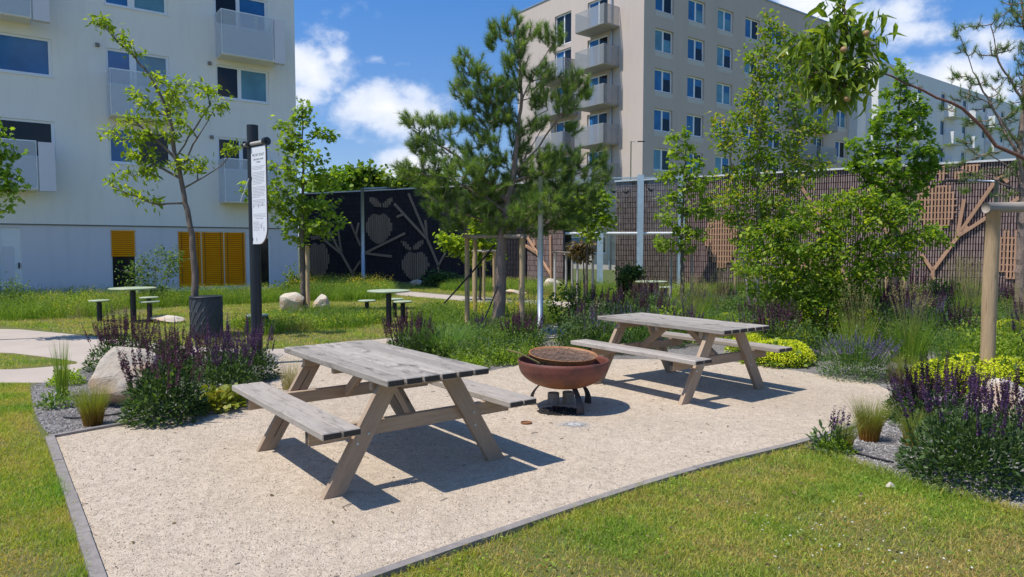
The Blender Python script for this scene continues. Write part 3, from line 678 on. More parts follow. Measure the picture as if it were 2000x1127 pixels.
for (a, b, c, d) in tw:
    f = window(tb, TR, a, b, c, d, [(.06, .46, PB if rr.random() < .75 else PT), (.54, .94, PB if rr.random() < .5 else PD)], .2, fr=.1)
    if rr.random() < .8:   # tilted sash
        w_ = b-a; sb = MB(); x0, x1 = a+w_*.54, a+w_*.92
        v = [TR.P(x0, c+.12, -.12), TR.P(x1, c+.12, -.12), TR.P(x1, d-.1, -.20), TR.P(x0, d-.1, -.20)]
        v2 = [q+np.array([TR.n[0], TR.n[1], 0])*-.02 for q in v]; sb.add(v+v2, [[0, 1, 2, 3], [4, 5, 6, 7], [0, 1, 5, 4], [1, 2, 6, 5], [2, 3, 7, 6], [3, 0, 4, 7]]); sb.build('sash', M['pane_dark'] if rr.random() < .6 else M['pane_teal'], f, world=True)
    sb = MB(); TR.box(sb, a+.02, b-.02, c-.36, c-.04, .001, .012); sb.build('sill_panel', M['render_sill'], tb, world=True)
for (a, b, c, d) in bd+lh:
    pl = TR if (a, b, c, d) in bd else TLp
    window(tb, pl, a, b, c, d, [(.05, .46, PD), (.52, .95, PB if rr.random() < .6 else PD)], .2, fr=.1)
BD = 1.45
ba0, ba1 = TLp.px(1180, 84, BD)[0], TLp.px(1124, 90, BD)[0]; bb0, bb1 = TLp.px(1100, 112, BD)[0], TLp.px(1046, 120, BD)[0]
zt0 = TLp.px(1180, 84, BD)[1]; zb0 = TLp.px(1180, 124, BD)[1]
for kk in range(-1, 5):
    zt, zb = zt0-2.68*kk, zb0-2.68*kk
    balcony(tb, TLp, ba0, ba1, zb+.12, zt, BD, bars=2, soffit=M['balcony_grey'], rail=M['balcony_grey'], panelmat=M['perforated_grey'])
    if kk > -1: balcony(tb, TLp, bb0, bb1, zb+.12, zt, BD, bars=2, soffit=M['balcony_grey'], rail=M['balcony_grey'], panelmat=M['perforated_grey'])
for r in rows[1:]:
    balcony(tb, TR, 17.2, 19.9, r-.62, r+.55, .9, bars=2, soffit=M['balcony_grey'], rail=M['balcony_grey'], panelmat=M['perforated_grey']); balcony(tb, TR, 20.6, 23.2, r-.62, r+.55, .9, bars=2, soffit=M['balcony_grey'], rail=M['balcony_grey'], panelmat=M['perforated_grey'])
mb = MB(); mb.tube([TLp.P(2.95, 0, .09), TLp.P(2.95, 20.7, .09)], .07, 8); mb.build('downpipe', M['steel'], tb, world=True)
# pale building
PP = Plane(TR.P(26.75, 0, .8), ANG)
p0 = PP.P(0, 0)
pb = thing('apartment_building', 'pale grey apartment block at the far right beyond the brown wall', 'building', (p0[0], p0[1], 0))
mb = MB(); pw = [(a, a+1.2, r, r+1.5) for a in (6.3, 9.2, 14.4, 19.6, 24.8, 30) for r in (15.6, 12.9, 10.2, 7.5)]
facade(mb, PP, 0, 1.6, 0, 18.2, [], .2); facade(mb, PP, 1.6, 44, 0, 18.2, pw, .2, out=1.0)
mb.add([PP.P(1.6, 0, 0), PP.P(1.6, 18.2, 0), PP.P(1.6, 18.2, 1.), PP.P(1.6, 0, 1.)], [[0, 1, 2, 3]]); mb.add([PP.P(0, 0, 0), PP.P(0, 18.2, 0), PP.P(0, 18.2, -.79), PP.P(0, 0, -.79)], [[0, 1, 2, 3]])
mb.add([PP.P(5.3, 18.2, 0), PP.P(44, 18.2, 0), PP.P(44, 18.2, -12), PP.P(5.3, 18.2, -12)], [[0, 1, 2, 3]]); mb.add([PP.P(1.6, 18.199, 1), PP.P(44, 18.199, 1), PP.P(44, 18.199, 0), PP.P(1.6, 18.199, 0)], [[0, 1, 2, 3]]); mb.add([PP.P(5.3, 0, -12), PP.P(44, 0, -12), PP.P(44, 18.2, -12), PP.P(5.3, 18.2, -12)], [[0, 1, 2, 3]])
mb.build('wall', M['render_pale'], pb, world=True)
for (a, b, c, d) in pw: window(pb, PP, a, b, c, d, [(.08, .92, PD)], .18, out=1., fr=.09)
for a in (7.2, 15.2, 20.4, 25.6):
    for r in (15.6, 12.9, 10.2, 7.5): balcony(pb, PP, a, a+2.4, r-.8, r+.3, .9, bars=2, soffit=M['render_pale'], panelmat=M['render_pale'], out=1.)

# ------------------------------------------------------------------ walls with timber reliefs
def wall_plane(pA, pB):
    a = math.atan2(pB[1]-pA[1], pB[0]-pA[0]); return Plane(pA, a), math.hypot(pB[0]-pA[0], pB[1]-pA[1])
def tiled_wall(root, pl, L_, ht, m_tile, seed):
    rng = np.random.default_rng(seed); core = MB(); pl.box(core, 0, L_, 0, ht, -.3, 0); core.build('core', M['joint'], root, world=True)
    pw_, rh = .072, .205; nx, nz = int(L_/pw_), int(ht/rh)
    X, Z = np.meshgrid(np.arange(nx), np.arange(nz)); X = X.ravel(); Z = Z.ravel(); n = len(X)
    s0 = X*L_/nx+.013; s1 = (X+1)*L_/nx-.013; z0 = Z*ht/nz+.006; z1 = (Z+1)*ht/nz-.006; o1 = .03+rng.uniform(0, .016, n)
    def PPt(s, z, o): return np.c_[pl.o[0]+pl.d[0]*s+pl.n[0]*o, pl.o[1]+pl.d[1]*s+pl.n[1]*o, z]
    ze = np.full(n, .002)
    V = np.stack([PPt(s0, z0, ze), PPt(s1, z0, ze), PPt(s1, z1, ze), PPt(s0, z1, ze), PPt(s0+.005, z0+.004, o1), PPt(s1-.005, z0+.004, o1), PPt(s1-.005, z1-.004, o1), PPt(s0+.005, z1-.004, o1)], 1).reshape(-1, 3)
    f = np.array([[4, 5, 6, 7], [0, 1, 5, 4], [1, 2, 6, 5], [2, 3, 7, 6], [3, 0, 4, 7]])
    mb = MB(); mb.add(V, (f[None]+(np.arange(n)*8)[:, None, None]).reshape(-1, 4), np.repeat(rng.random(n), 8)); mb.build('tile_cladding', m_tile, root, world=True)
    cp = MB(); pl.box(cp, -.02, L_+.02, ht, ht+.06, -.36, .1); cp.build('coping', M['cap_white'], root, world=True)
def beam(pl, root, p, q, w=.13, mat='wood_relief', out=(.05, .11)):
    a = np.array(pl.px(*p)); b = np.array(pl.px(*q)); d = b-a; L_ = np.linalg.norm(d); d /= L_; n = np.array([-d[1], d[0]])
    P3 = lambda uv, o_: pl.P(uv[0], uv[1], o_)
    c_ = P3((a+b)/2, (out[0]+out[1])/2); X = P3(a+d, 0)-P3(a, 0); Y = P3(a+n, 0)-P3(a, 0); Z = np.cross(X, Y)
    mb = MB(); mb.cbox((0, 0, 0), (L_, w, out[1]-out[0]), .006, attr=random.Random(int(p[0])).random())
    o_ = mb.build('beam', M[mat], root); o_.matrix_local = Matrix(((X[0], Y[0], Z[0], c_[0]-root.location.x), (X[1], Y[1], Z[1], c_[1]-root.location.y), (X[2], Y[2], Z[2], c_[2]), (0, 0, 0, 1)))
def in_poly(poly, x, z): return inside(poly, np.array([x]), np.array([z]))[0]
def relief(pl, root, px_poly, mat, name, lattice=False, sw=.085, gap=.035, out=.05):
    """outline (photo pixels on the wall) filled with upright slats"""
    poly = [pl.px(*p) for p in px_poly]; xs = [p[0] for p in poly]; mb = MB(); x = min(xs)+.02; r = random.Random(int(px_poly[0][0]))
    while x < max(xs)-.02:
        zc = np.linspace(min(p[1] for p in poly), max(p[1] for p in poly), 90); ins = inside(poly, np.full(90, x+sw/2), zc)
        runs = []; st = None
        for i in range(90):
            if ins[i] and st is None: st = zc[i]
            if not ins[i] and st is not None: runs.append((st, zc[i-1])); st = None
        if st is not None: runs.append((st, zc[-1]))
        for a, b in runs:
            if b-a > .05:
                if lattice: a = round(a/.205)*.205; b = round(b/.205)*.205+.05
                pl.box(mb, x, x+sw, a, b, out, out+.035+r.uniform(0, .006), r.random())
        x += sw+gap
    if lattice:
        z = round(min(p[1] for p in poly)/.205)*.205
        while z < max(p[1] for p in poly):
            xc = np.linspace(min(xs), max(xs), 80); ins = inside(poly, xc, np.full(80, z+.02))
            if ins.any(): pl.box(mb, xc[ins].min(), xc[ins].max()+.05, z, z+.035, out+.002, out+.028, r.random())
            z += .205
    return mb.build(name, M[mat], root, world=True)
def apple(cx, cy, w, h, dip=.09):
    """heart-topped apple outline in photo pixels"""
    pts = []
    for i in range(40):
        t = i/40*2*math.pi; x = math.sin(t); y = -math.cos(t)
        yy = y
        if y < 0: yy = y*(1-.22*math.exp(-(x/.28)**2))      # notch on top
        xx = x*(1 if y < .1 else 1-.22*(y-.1))
        pts.append((cx+xx*w/2, cy+yy*h/2))
    return pts
# dark wall behind the lawn
k = 1.07
dwa, dwb = PW(585, 486, 34.9), np.array([.60, 28.88, 0])
DW, DL = wall_plane(dwa, dwb)
dwr = thing('noise_barrier', 'long blackish tiled wall in shade behind the lawn with timber apples', 'wall', (dwa[0], dwa[1], 0))
tiled_wall(dwr, DW, DL, 4.22, M['tile_dark_shaded'], 3)
relief(DW, dwr, apple(742, 445, 51, 63), 'wood_relief_shaded', 'apple_panel'); relief(DW, dwr, apple(813, 518, 53, 60), 'wood_relief_shaded', 'apple_panel'); relief(DW, dwr, apple(624, 508, 42, 76), 'wood_relief_shaded', 'apple_panel')
for pts in ([(723, 385), (735, 386), (746, 398), (745, 405), (734, 404), (725, 395)], [(749, 405), (750, 397), (760, 388), (768, 386), (767, 396), (758, 406)],
            [(784, 470), (795, 472), (804, 484), (803, 489), (793, 485)], [(808, 487), (809, 480), (820, 471), (830, 467), (828, 477), (817, 488)], [(606, 462), (628, 458), (630, 466), (612, 469)]):
    relief(DW, dwr, pts, 'wood_relief_shaded', 'leaf_panel')
for p, q in (((686, 433), (706, 480)), ((636, 469), (667, 494)), ((640, 443), (668, 494)), ((663, 452), (669, 492)), ((667, 492), (691, 535)), ((691, 533), (706, 510)), ((692, 528), (691, 545)), ((716, 494), (793, 456)), ((718, 495), (767, 501)),
             ((772, 398), (835, 466)), ((777, 424), (791, 418)), ((800, 378), (834, 458)), ((833, 430), (836, 465)), ((835, 463), (859, 520)), ((858, 520), (858, 540)), ((859, 518), (872, 494)), ((703, 435), (697, 462))):
    beam(DW, dwr, p, q, .11, 'wood_relief_shaded')
# brown wall stub between dark wall and glass
s_a = np.array([.66, 28.5, 0]); s_b = np.array([1.98, 26.0, 0]); SW, SL = wall_plane(s_a, s_b)
swr = thing('noise_barrier', 'short sunlit brown tiled wall between the blackish wall and the glass screen', 'wall', (s_a[0], s_a[1], 0)); tiled_wall(swr, SW, SL, 4.0, M['tile_brown'], 4)
for p, q in (((1032, 462), (1079, 536)), ((1030, 480), (1052, 494)), ((1079, 460), (1080, 545)), ((1046, 468), (1048, 480))): beam(SW, swr, p, q, .11)
# long brown wall at the right
b_a = PW(1202, 486, 28.); b_b = PW(1911, 486, 21.6); dirb = (b_b-b_a)/np.linalg.norm(b_b-b_a); b_e = b_a+dirb*24
BW, BL = wall_plane(b_a, b_e)
bwr = thing('noise_barrier', 'long sunlit brown tiled wall at the right with orange timber branches', 'wall', (b_a[0], b_a[1], 0)); tiled_wall(bwr, BW, BL, 4.2, M['tile_brown'], 5)
relief(BW, bwr, apple(1410, 470, 66, 104), 'wood_relief', 'apple_panel', True, .052, .042); relief(BW, bwr, apple(1828, 405, 76, 96), 'wood_relief', 'apple_panel', True, .052, .042); relief(BW, bwr, apple(1975, 498, 66, 96), 'wood_relief', 'apple_panel', True, .052, .042)
relief(BW, bwr, apple(1572, 508, 60, 70), 'wood_relief', 'apple_panel', True, .052, .042)
for pts in ([(1828, 322), (1846, 326), (1850, 345), (1835, 350), (1826, 336)], [(1862, 350), (1866, 338), (1890, 322), (1912, 318), (1908, 332), (1885, 345)]): relief(BW, bwr, pts, 'wood_relief', 'leaf_panel', True, .052, .042)
for p, q in (((1565, 364), (1612, 437)), ((1621, 398), (1625, 455)), ((1538, 408), (1604, 452)), ((1604, 440), (1660, 560)), ((1662, 368), (1712, 410)), ((1713, 352), (1704, 400)), ((1745, 438), (1765, 457)), ((1708, 400), (1740, 470)),
             ((1800, 497), (1821, 528)), ((1822, 522), (1822, 550)), ((1824, 526), (1870, 463)), ((1868, 463), (1935, 420)), ((1883, 390), (1870, 458)), ((1876, 452), (1950, 345)), ((1955, 343), (1968, 357)), ((1968, 402), (2002, 378)), ((1868, 465), (1890, 442))):
    beam(BW, bwr, p, q, .10)
# glass screen
g0 = np.array([1.93, 25.6, 0]); g1 = np.array([6.25, 25.25, 0]); GP, GL = wall_plane(g0, g1)
gr = thing('glass_barrier', 'glass screen with pale blue steel posts and bird decals', 'screen', (g0[0], g0[1], 0))
sp = [GP.px(x, 486)[0] for x in (1172, 1250, 1330)]
for x, ht in zip(sp, (3.75, 4.22, 4.2)):
    m_ = MB(); GP.box(m_, x-.10, x+.10, 0, ht, -.012, .012); GP.box(m_, x-.11, x+.11, 0, ht, .012, .03); GP.box(m_, x-.11, x+.11, 0, ht, -.20, -.182); GP.box(m_, x-.012, x+.012, 0, ht, -.182, -.012); m_.build('post', M['steel_paint'], gr, world=True)
m_ = MB(); GP.box(m_, -.04, .03, 0, 4.1, -.05, .05); m_.build('post', M['dark_metal'], gr, world=True)
for a, b in ((.04, sp[0]-.12), (sp[0]+.12, sp[1]-.12), (sp[1]+.12, sp[2]-.12)):
    m_ = MB(); GP.box(m_, a, b, .1, 2.02, -.11, -.095); GP.box(m_, a, b, 2.16, 4.1, -.11, -.095); m_.build('pane', M['glass'], gr, world=True)
    m_ = MB(); m_.tube([GP.P(a-.02, 2.09, -.08), GP.P(b+.02, 2.09, -.08)], .055, 10); m_.build('rail', M['cap_white'], gr, world=True)
    m_ = MB(); GP.box(m_, a-.02, b+.02, 4.1, 4.14, -.13, -.07); GP.box(m_, a-.02, b+.02, .02, .1, -.14, -.07); m_.build('rail', M['steel_paint'], gr, world=True)
def bird(x, y, sc, fl):
    s_, z_ = GP.px(x, y); sh = [(-1, .55), (-.45, .1), (-.2, .25), (0, .12), (.25, .3), (1, .75), (.55, .15), (.3, -.25), (.1, -.3), (-.1, -.55), (-.2, -.3), (-.5, -.15)]
    m_ = MB(); m_.prism([(p[0]*fl*sc*.17, p[1]*sc*.17) for p in sh][::fl], -.094, -.09, T=lambda a, b, c: GP.P(s_+a, z_+b, c)); m_.build('bird_decal', M['birdblack'], gr, world=True)
bird(1224, 375, 1, 1); bird(1199, 374, .9, -1); bird(1272, 371, 1, -1)

# ------------------------------------------------------------------ picnic tables
def oriented(mb, name, mat, root, c, X, Y, smooth=False):
    X = Vector(X).normalized(); Y = Vector(Y); Y = (Y-X*Y.dot(X)).normalized(); Z = X.cross(Y)
    o_ = mb.build(name, mat, root, smooth); o_.matrix_local = Matrix(((X.x, Y.x, Z.x, c[0]), (X.y, Y.y, Z.y, c[1]), (X.z, Y.z, Z.z, c[2]), (0, 0, 0, 1))); return o_
def plank(mb, L_, w, t, y, r, z=0, x=0):
    mb.cbox((x+r.uniform(-.003, .003), y, z), (L_, w, t), .005, attr=r.random())
    for e in (-1, 1): mb.box((x+e*(L_/2-.0005), y, z), (.012, w-.012, t-.012), attr=r.random(), mi=1)
def picnic_table(label, x, y, a, seed):
    r = random.Random(seed); L_, W_, H_, T_ = 1.80, .76, .74, .044
    t = thing('picnic_table', label, 'picnic table', (x, y, .01), a, 'grey timber picnic tables on the gravel'); mats = [M['wood_top'], M['wood_end']]
    mb = MB(); bw = (W_-5*.011)/6
    for i in range(6): plank(mb, L_, bw, T_, -W_/2+bw/2+i*(bw+.011), r)
    top = mb.build('tabletop', mats, t); top.location = (0, 0, H_-T_/2)
    for s_ in (-1, 1):
        mb = MB()
        for v in (.614, .7365): plank(mb, L_, .117, T_, s_*(v+.0005), r)
        st = mb.build('seat', [M['wood_grey'], M['wood_end']], t); st.location = (0, 0, .479-T_/2)
    for e in (-1, 1):
        u = e*.630
        for s_ in (-1, 1):
            b0, b1 = s_*.628, s_*.215; zt = H_-T_-.001; ln = math.hypot(b1-b0, zt); mb = MB()
            # parallelogram board with level ends
            X = Vector((0, b1-b0, zt)).normalized(); hw = .0695; tt = .0225; bb = .004
            P = []
            for (yy, zz) in ((b0-hw, 0), (b0+hw, 0), (b1+hw, zt), (b1-hw, zt)):
                P.append((yy, zz))
            Zc = Vector((0, (b0+b1)/2, zt/2)); Yv = Vector((1, 0, 0)); Zv = X.cross(Yv)
            loc = []
            for uu in (-tt, tt):
                for (yy, zz) in P:
                    d_ = Vector((0, yy, zz))-Zc; loc.append((d_.dot(X), uu, d_.dot(Zv)))
            mb.add(loc, [[0, 1, 2, 3], [7, 6, 5, 4], [0, 4, 5, 1], [1, 5, 6, 2], [2, 6, 7, 3], [3, 7, 4, 0]], r.random())
            # thin dark strip on the inner face, painting the shade of a groove
            gx = (-ln/2+.06, ln/2-.08); iu = -e*tt
            mb.box(((gx[0]+gx[1])/2, iu, .0), (gx[1]-gx[0]-.1, .002, .006), attr=.9, mi=1)
            lg = oriented(mb, 'leg', [M['wood_leg'], M['wood_end']], t, (u, Zc.y, Zc.z), X, Yv)
            lg.data.polygons.foreach_set('use_smooth', [False]*len(lg.data.polygons))
            bo = MB()
            for (q1, q2) in ((.05, .02), (-.035, -.02)):
                bo.tube([(q1-.02, e*(tt), q2), (q1-.02, e*(tt+.006), q2)], [.011, .009], 10)
            bo.build('bolt', M['steel'], lg)
        ub = e*.585
        mb = MB(); mb.cbox((0, 0, 0), (1.54, .044, .095), .004, attr=r.random())
        for q in (-1, 1): mb.box((q*.7695, 0, 0), (.004, .036, .087), attr=.5, mi=1)
        oriented(mb, 'seat_beam', [M['wood_leg'], M['wood_end']], t, (ub, 0, .479-T_-.050), (0, 1, 0), (-1, 0, 0))
        mb = MB(); mb.cbox((0, 0, 0), (.68, .044, .07), .004, attr=r.random()); oriented(mb, 'cleat', M['wood_leg'], t, (ub, 0, H_-T_-.037), (0, 1, 0), (-1, 0, 0))
        p0_, p1_ = Vector((e*.555, .0, .37)), Vector((e*.14, .0, H_-T_-.02)); mb = MB(); mb.cbox((0, 0, 0), ((p1_-p0_).length, .044, .07), .004, attr=r.random())
        oriented(mb, 'brace', M['wood_leg'], t, (p0_+p1_)/2, p1_-p0_, (0, 1, 0))
    mb = MB(); mb.cbox((0, 0, 0), (.7, .044, .045), .004, attr=r.random()); oriented(mb, 'cleat', M['wood_leg'], t, (.0, 0, H_-T_-.024), (0, 1, 0), (-1, 0, 0))
    return t
picnic_table('weathered grey timber picnic table in the foreground, left of the fire bowl', -1.0043, 5.1056, -.9148, 1)
picnic_table('weathered grey timber picnic table farther back, right of the fire bowl', 1.8475, 7.6704, -.9427, 2)

# ------------------------------------------------------------------ fire bowl
fx, fy = G(1100, 798)[:2]
fb = thing('fire_bowl', 'round rusty steel fire bowl on three curved legs between the picnic tables', 'fire bowl', (fx, fy, .01))
Rb = .435
prof = [(0, .195)]+[(Rb*math.sin(q)**.92, .195+.235*(1-math.cos(q))) for q in np.linspace(.12, math.pi/2, 16)]+[(Rb+.003, .445), (Rb+.003, .475), (Rb-.003, .477), (Rb-.005, .44)]+[((Rb-.006)*math.sin(q)**.92, .202+.235*(1-math.cos(q))) for q in np.linspace(math.pi/2, .1, 14)]+[(0, .202)]
mb = MB(); mb.lathe(prof, n=64); mb.build('bowl', M['rust_red'], fb, smooth=True)
def curved_leg(az, w=.075):
    mb = MB(); d = np.array([math.cos(az), math.sin(az)]); n = np.array([-d[1], d[0]]); pts = []
    for i in range(9):
        q = i/8; pts.append((.20+.13*q+.05*math.sin(q*3.1), .0 + (.245)*(1-q)))
    for i in range(8):
        (r0_, z0), (r1_, z1) = pts[i], pts[i+1]; wa, wb_ = w*(.65+.6*abs(i/8-.2)), w*(.65+.6*abs((i+1)/8-.2)); v = []
        for (r_, z_, ww) in ((r0_, z0, wa), (r1_, z1, wb_)):
            for so in (-1, 1):
                for th in (-.006, .006): v.append([d[0]*(r_+th)+n[0]*so*ww/2, d[1]*(r_+th)+n[1]*so*ww/2, z_])
        mb.add(v, [[0, 2, 6, 4], [1, 5, 7, 3], [0, 4, 5, 1], [2, 3, 7, 6], [0, 1, 3, 2], [4, 6, 7, 5]])
    mb.build('leg', M['iron'], fb)
for az in (math.radians(-66), math.radians(38), math.radians(155)): curved_leg(az)
gx_, gy_ = PW(1101, 694, fy+.0)[:2]
gt = thing('grill_grate', 'round rusty dished grill grate lying tilted on the rim of the fire bowl', 'grill grate', (fx+.005, fy+.09, .522)); gt.rotation_euler = (math.radians(3.8), math.radians(2.5), 0)
mb = MB(); Rg = .325; mb.lathe([(Rg-.03, -.05), (Rg-.010, -.02), (Rg, 0), (Rg+.012, .004), (Rg+.012, -.004), (Rg+.004, -.012), (Rg-.006, -.026), (Rg-.026, -.055)], n=64); mb.build('rim', M['rust_orange'], gt, smooth=True)
mb = MB()
for i in range(14):
    q = -.29+i*.58/13; l_ = math.sqrt(max(.0, (Rg-.01)**2-q*q)); c_, s_ = math.cos(.95), math.sin(.95)
    mb.tube([(q*c_-l_*s_, q*s_+l_*c_, -.008), (q*c_, q*s_, -.011), (q*c_+l_*s_, q*s_-l_*c_, -.008)], .0045, 6, attr=random.Random(i).random())
for i in (-1, 1):
    q = i*.12; l_ = math.sqrt((Rg-.01)**2-q*q); c_, s_ = math.cos(.95+math.pi/2), math.sin(.95+math.pi/2); mb.tube([(q*c_-l_*s_, q*s_+l_*c_, -.019), (q*c_+l_*s_, q*s_-l_*c_, -.019)], .005, 6)
mb.build('bars', M['grate'], gt)
rr = random.Random(8)
ch = MB()
for i in range(420):
    a_ = rr.uniform(0, 6.28); r_ = .36*math.sqrt(rr.random()); p = np.array([r_*math.cos(a_), r_*math.sin(a_), .36+rr.uniform(0, .07)-.25*r_*r_]); d_ = np.array([rr.gauss(0, 1), rr.gauss(0, 1), rr.gauss(0, .3)]); d_ /= np.linalg.norm(d_); l_ = rr.uniform(.015, .05)
    ch.tube([p-d_*l_, p+d_*l_], rr.uniform(.005, .014), 5, attr=rr.random(), mi=1 if rr.random() < .05 else 0)
tag(ch.build('charcoal', [M['charcoal'], M['ash']], None, loc=(fx, fy, .01)), 'charred wood and charcoal heaped inside the fire bowl', 'charcoal', kind='stuff')
stk = MB(); p0_, p1_ = PW(990, 683, fy-.15), PW(1040, 699, fy-.12); stk.tube([p0_, (p0_+p1_)/2+np.array([0, 0, .006]), p1_+(p1_-p0_)*.3-np.array([0, 0, .03])], [.008, .009, .008], 7)
tag(stk.build('stick', M['straw'], None), 'pale thin stick poking out over the left rim of the fire bowl', 'stick')
def log(label, px_, py_, r_, h_, seed):
    p = G(px_, py_, .01); rg = random.Random(seed); mb = MB(); t = thing('log', label, 'log', p, rg.uniform(0, 3), 'short log pieces under the fire bowl'); pr = [(r_*1.02, 0), (r_, h_*.5), (r_*1.0, h_-.006), (r_*.96, h_), (0, h_+.001)]; mb.lathe(pr, n=14)
    me = mb.build('bark', M['bark_grey'], t); return t
log('short upright log stub beneath the fire bowl, left of its twin', 1081, 789, .058, .115, 1); log('short upright log stub beneath the fire bowl, right of its twin', 1110, 787, .06, .115, 2)
ap = MB(); c_ = G(1082, 806)
for i in range(420):
    a_ = rr.uniform(0, 6.28); r_ = math.sqrt(rr.random()); p = np.array([c_[0]+.21*r_*math.cos(a_)+.06*r_*r_, c_[1]+.16*r_*math.sin(a_), .012+.05*(1-r_)*rr.random()]); s_ = rr.uniform(.006, .018)
    ap.box(p, (s_*1.4, s_, s_*.8), R=[[math.cos(a_), -math.sin(a_), 0], [math.sin(a_), math.cos(a_), .2], [0, -.2, 1]], attr=rr.random())
tag(ap.build('charcoal', M['charcoal'], None), 'heap of black charcoal bits on the gravel beneath the fire bowl', 'charcoal', kind='stuff')
ap = MB(); c_ = G(1122, 832)
for i in range(620):
    a_ = rr.uniform(0, 6.28); r_ = abs(rr.gauss(0, .6)); p = np.array([c_[0]+.15*r_*math.cos(a_), c_[1]+.1*r_*math.sin(a_), .012+.006*max(0, 1-r_)]); s_ = rr.uniform(.0025, .008)*(1.3 if r_ < .5 else .8)
    ap.box(p, (s_*1.8, s_*1.5, s_*.5), attr=rr.random(), mi=0 if rr.random() < .93 else 1)
tag(ap.build('ash', [M['ash'], M['charcoal']], None), 'white ash spilled on the gravel in front of the fire bowl', 'ash', kind='stuff')
p = G(1028, 827, .01); mb = MB(); mb.lathe([(0, .004), (.045, .004), (.047, .013), (.050, .013), (.050, 0), (0, 0)], n=20); tag(mb.build('tin_lid', M['rust_red'], None, smooth=False, loc=p), 'small round rusty tin lid on the gravel left of the fire bowl', 'tin lid')

# ------------------------------------------------------------------ sign on a black pole
pb_ = G(503, 712)
sg = thing('sign_post', 'tall black pole with a hanging white information panel among the purple flowers', 'sign', pb_)
tilt = PW(489, 242, pb_[1]); top_z = 3.16
mb = MB(); mb.tube([(0, 0, 0), (0, 0, 1.5), (0, 0, top_z)], .072, 24); mb.build('pole', M['dark_metal'], sg, smooth=False)
dx = np.array([.76, -.65]); dx /= np.linalg.norm(dx); nx_ = np.array([-dx[1], dx[0]])*-1
def SP(a, b, z): return np.array([dx[0]*a+nx_[0]*b, dx[1]*a+nx_[1]*b, z])
zt_, zb_, wd_ = 2.83, 1.60, .365
a0 = .075
mb = MB(); mb.tube([SP(-.085, .07, zt_+.07), SP(a0+wd_+.03, .07, zt_+.07)], .024, 12); mb.build('bar', M['wood_silver'], sg, smooth=True)
for a_ in (a0-.02, a0+wd_+.01):
    mb = MB(); mb.tube([SP(a_-.03, .07, zt_+.07), SP(a_+.03, .07, zt_+.07)], .052, 14); mb.tube([SP(a_+.03, .07, zt_+.07), SP(a_+.05, .07, zt_+.07)], .022, 10); mb.build('clamp', M['black_plastic'], sg)
mb = MB(); mb.tube([SP(-.12, .07, zt_+.07), SP(-.085, .07, zt_+.07)], .03, 12); mb.build('end_cap', M['black_plastic'], sg)
out_ = [(0, zt_+.03), (0, zb_)]+[(wd_*.45+wd_*.55*math.sin(q), zb_+.22*(1-math.cos(q))) for q in np.linspace(0, math.pi/2, 10)]+[(wd_, zt_+.03)]
out_ = [(x+a0, z) for x, z in out_]
mb = MB(); mb.prism(out_, .055, .069, T=lambda a, b, c: SP(a, c, b)); pn = mb.build('panel', M['sign_edge'], sg)
cx_, cz_ = a0+wd_/2, (zt_+zb_)/2
mb = MB(); mb.prism([(cx_+(x-cx_)*.965, cz_+(z-cz_)*.99) for x, z in out_], .0695, .072, T=lambda a, b, c: SP(a, c, b)); mb.build('sheet', M['sign_white'], pn)
tx = MB(); rr = random.Random(3)
def tline(a, b, z, h_=.006): 
    x = a
    while x < b-.01:
        w_ = rr.uniform(.01, .035); w_ = min(w_, b-x); v = [SP(x, .0726, z), SP(x+w_, .0726, z), SP(x+w_, .0726, z+h_), SP(x, .0726, z+h_)]; tx.add(v, [[0, 1, 2, 3]]); x += w_+.007
A_l, A_r = a0+.03, a0+wd_-.03
z = 2.60
for blk, nn in ((0, 3), (1, 9), (2, 8), (3, 5)):
    for i in range(nn): tline(A_l, A_r-(rr.uniform(0, .12) if i == nn-1 else rr.uniform(0, .02)), z, .0055); z -= .0185
    z -= .02; tx.build('text_block', M['ink'], pn); tx = MB()
for i in range(3): tline(A_l, A_r, 1.99-.018*i, .005)
tx.build('text_block', M['ink'], pn); tx = MB()
tline(A_l+.06, A_r-.06, 1.93, .008); tx.build('text_block', M['ink'], pn); tx = MB()
for i in range(7): tline(A_l, A_l+.15, 1.89-.018*i, .005)
for (x, z_, w_, h_) in ((.03, 2.07, .03, .045), (.15, 2.07, .03, .045), (.25, 2.09, .025, .04), (.20, 1.80, .045, .075), (.27, 1.77, .03, .06), (.25, 1.86, .015, .03), (.09, 1.64, .03, .05)):
    th = np.linspace(0, 6.28, 12, endpoint=False); v = [SP(a0+x+w_/2+w_/2*math.cos(q), .0725, z_+h_/2+h_/2*math.sin(q)) for q in th]; dq = MB(); dq.add(v+[np.mean(v, 0)], [[i, (i+1) % 12, 12] for i in range(12)]); dq.build('drawing', M['ink_pale'], pn)
tx.build('text_block', M['ink'], pn)
def text(body, size, a, z):
    cu = bpy.data.curves.new('lettering', 'FONT'); cu.body = body; cu.size = size; cu.align_x = 'CENTER'; cu.extrude = .0004
    o_ = bpy.data.objects.new('lettering', cu); me = None
    lnk(o_); dg = bpy.context.evaluated_depsgraph_get(); dg.update(); me = bpy.data.meshes.new_from_object(o_.evaluated_get(dg)); bpy.data.objects.remove(o_)
    q = bpy.data.objects.new('lettering', me); me.materials.clear(); me.materials.append(M['ink']); lnk(q, pn)
    c_ = SP(a, .0735, z); q.matrix_local = Matrix(((dx[0], 0, nx_[0], c_[0]), (dx[1], 0, nx_[1], c_[1]), (0, 1, 0, c_[2]), (0, 0, 0, 1)))
text('PICNIC KOUT', .046, a0+wd_/2, 2.735); text('GRILOVÁNÍ A OHEŇ', .026, a0+wd_/2, 2.685); text('V PARKU', .026, a0+wd_/2, 2.65)
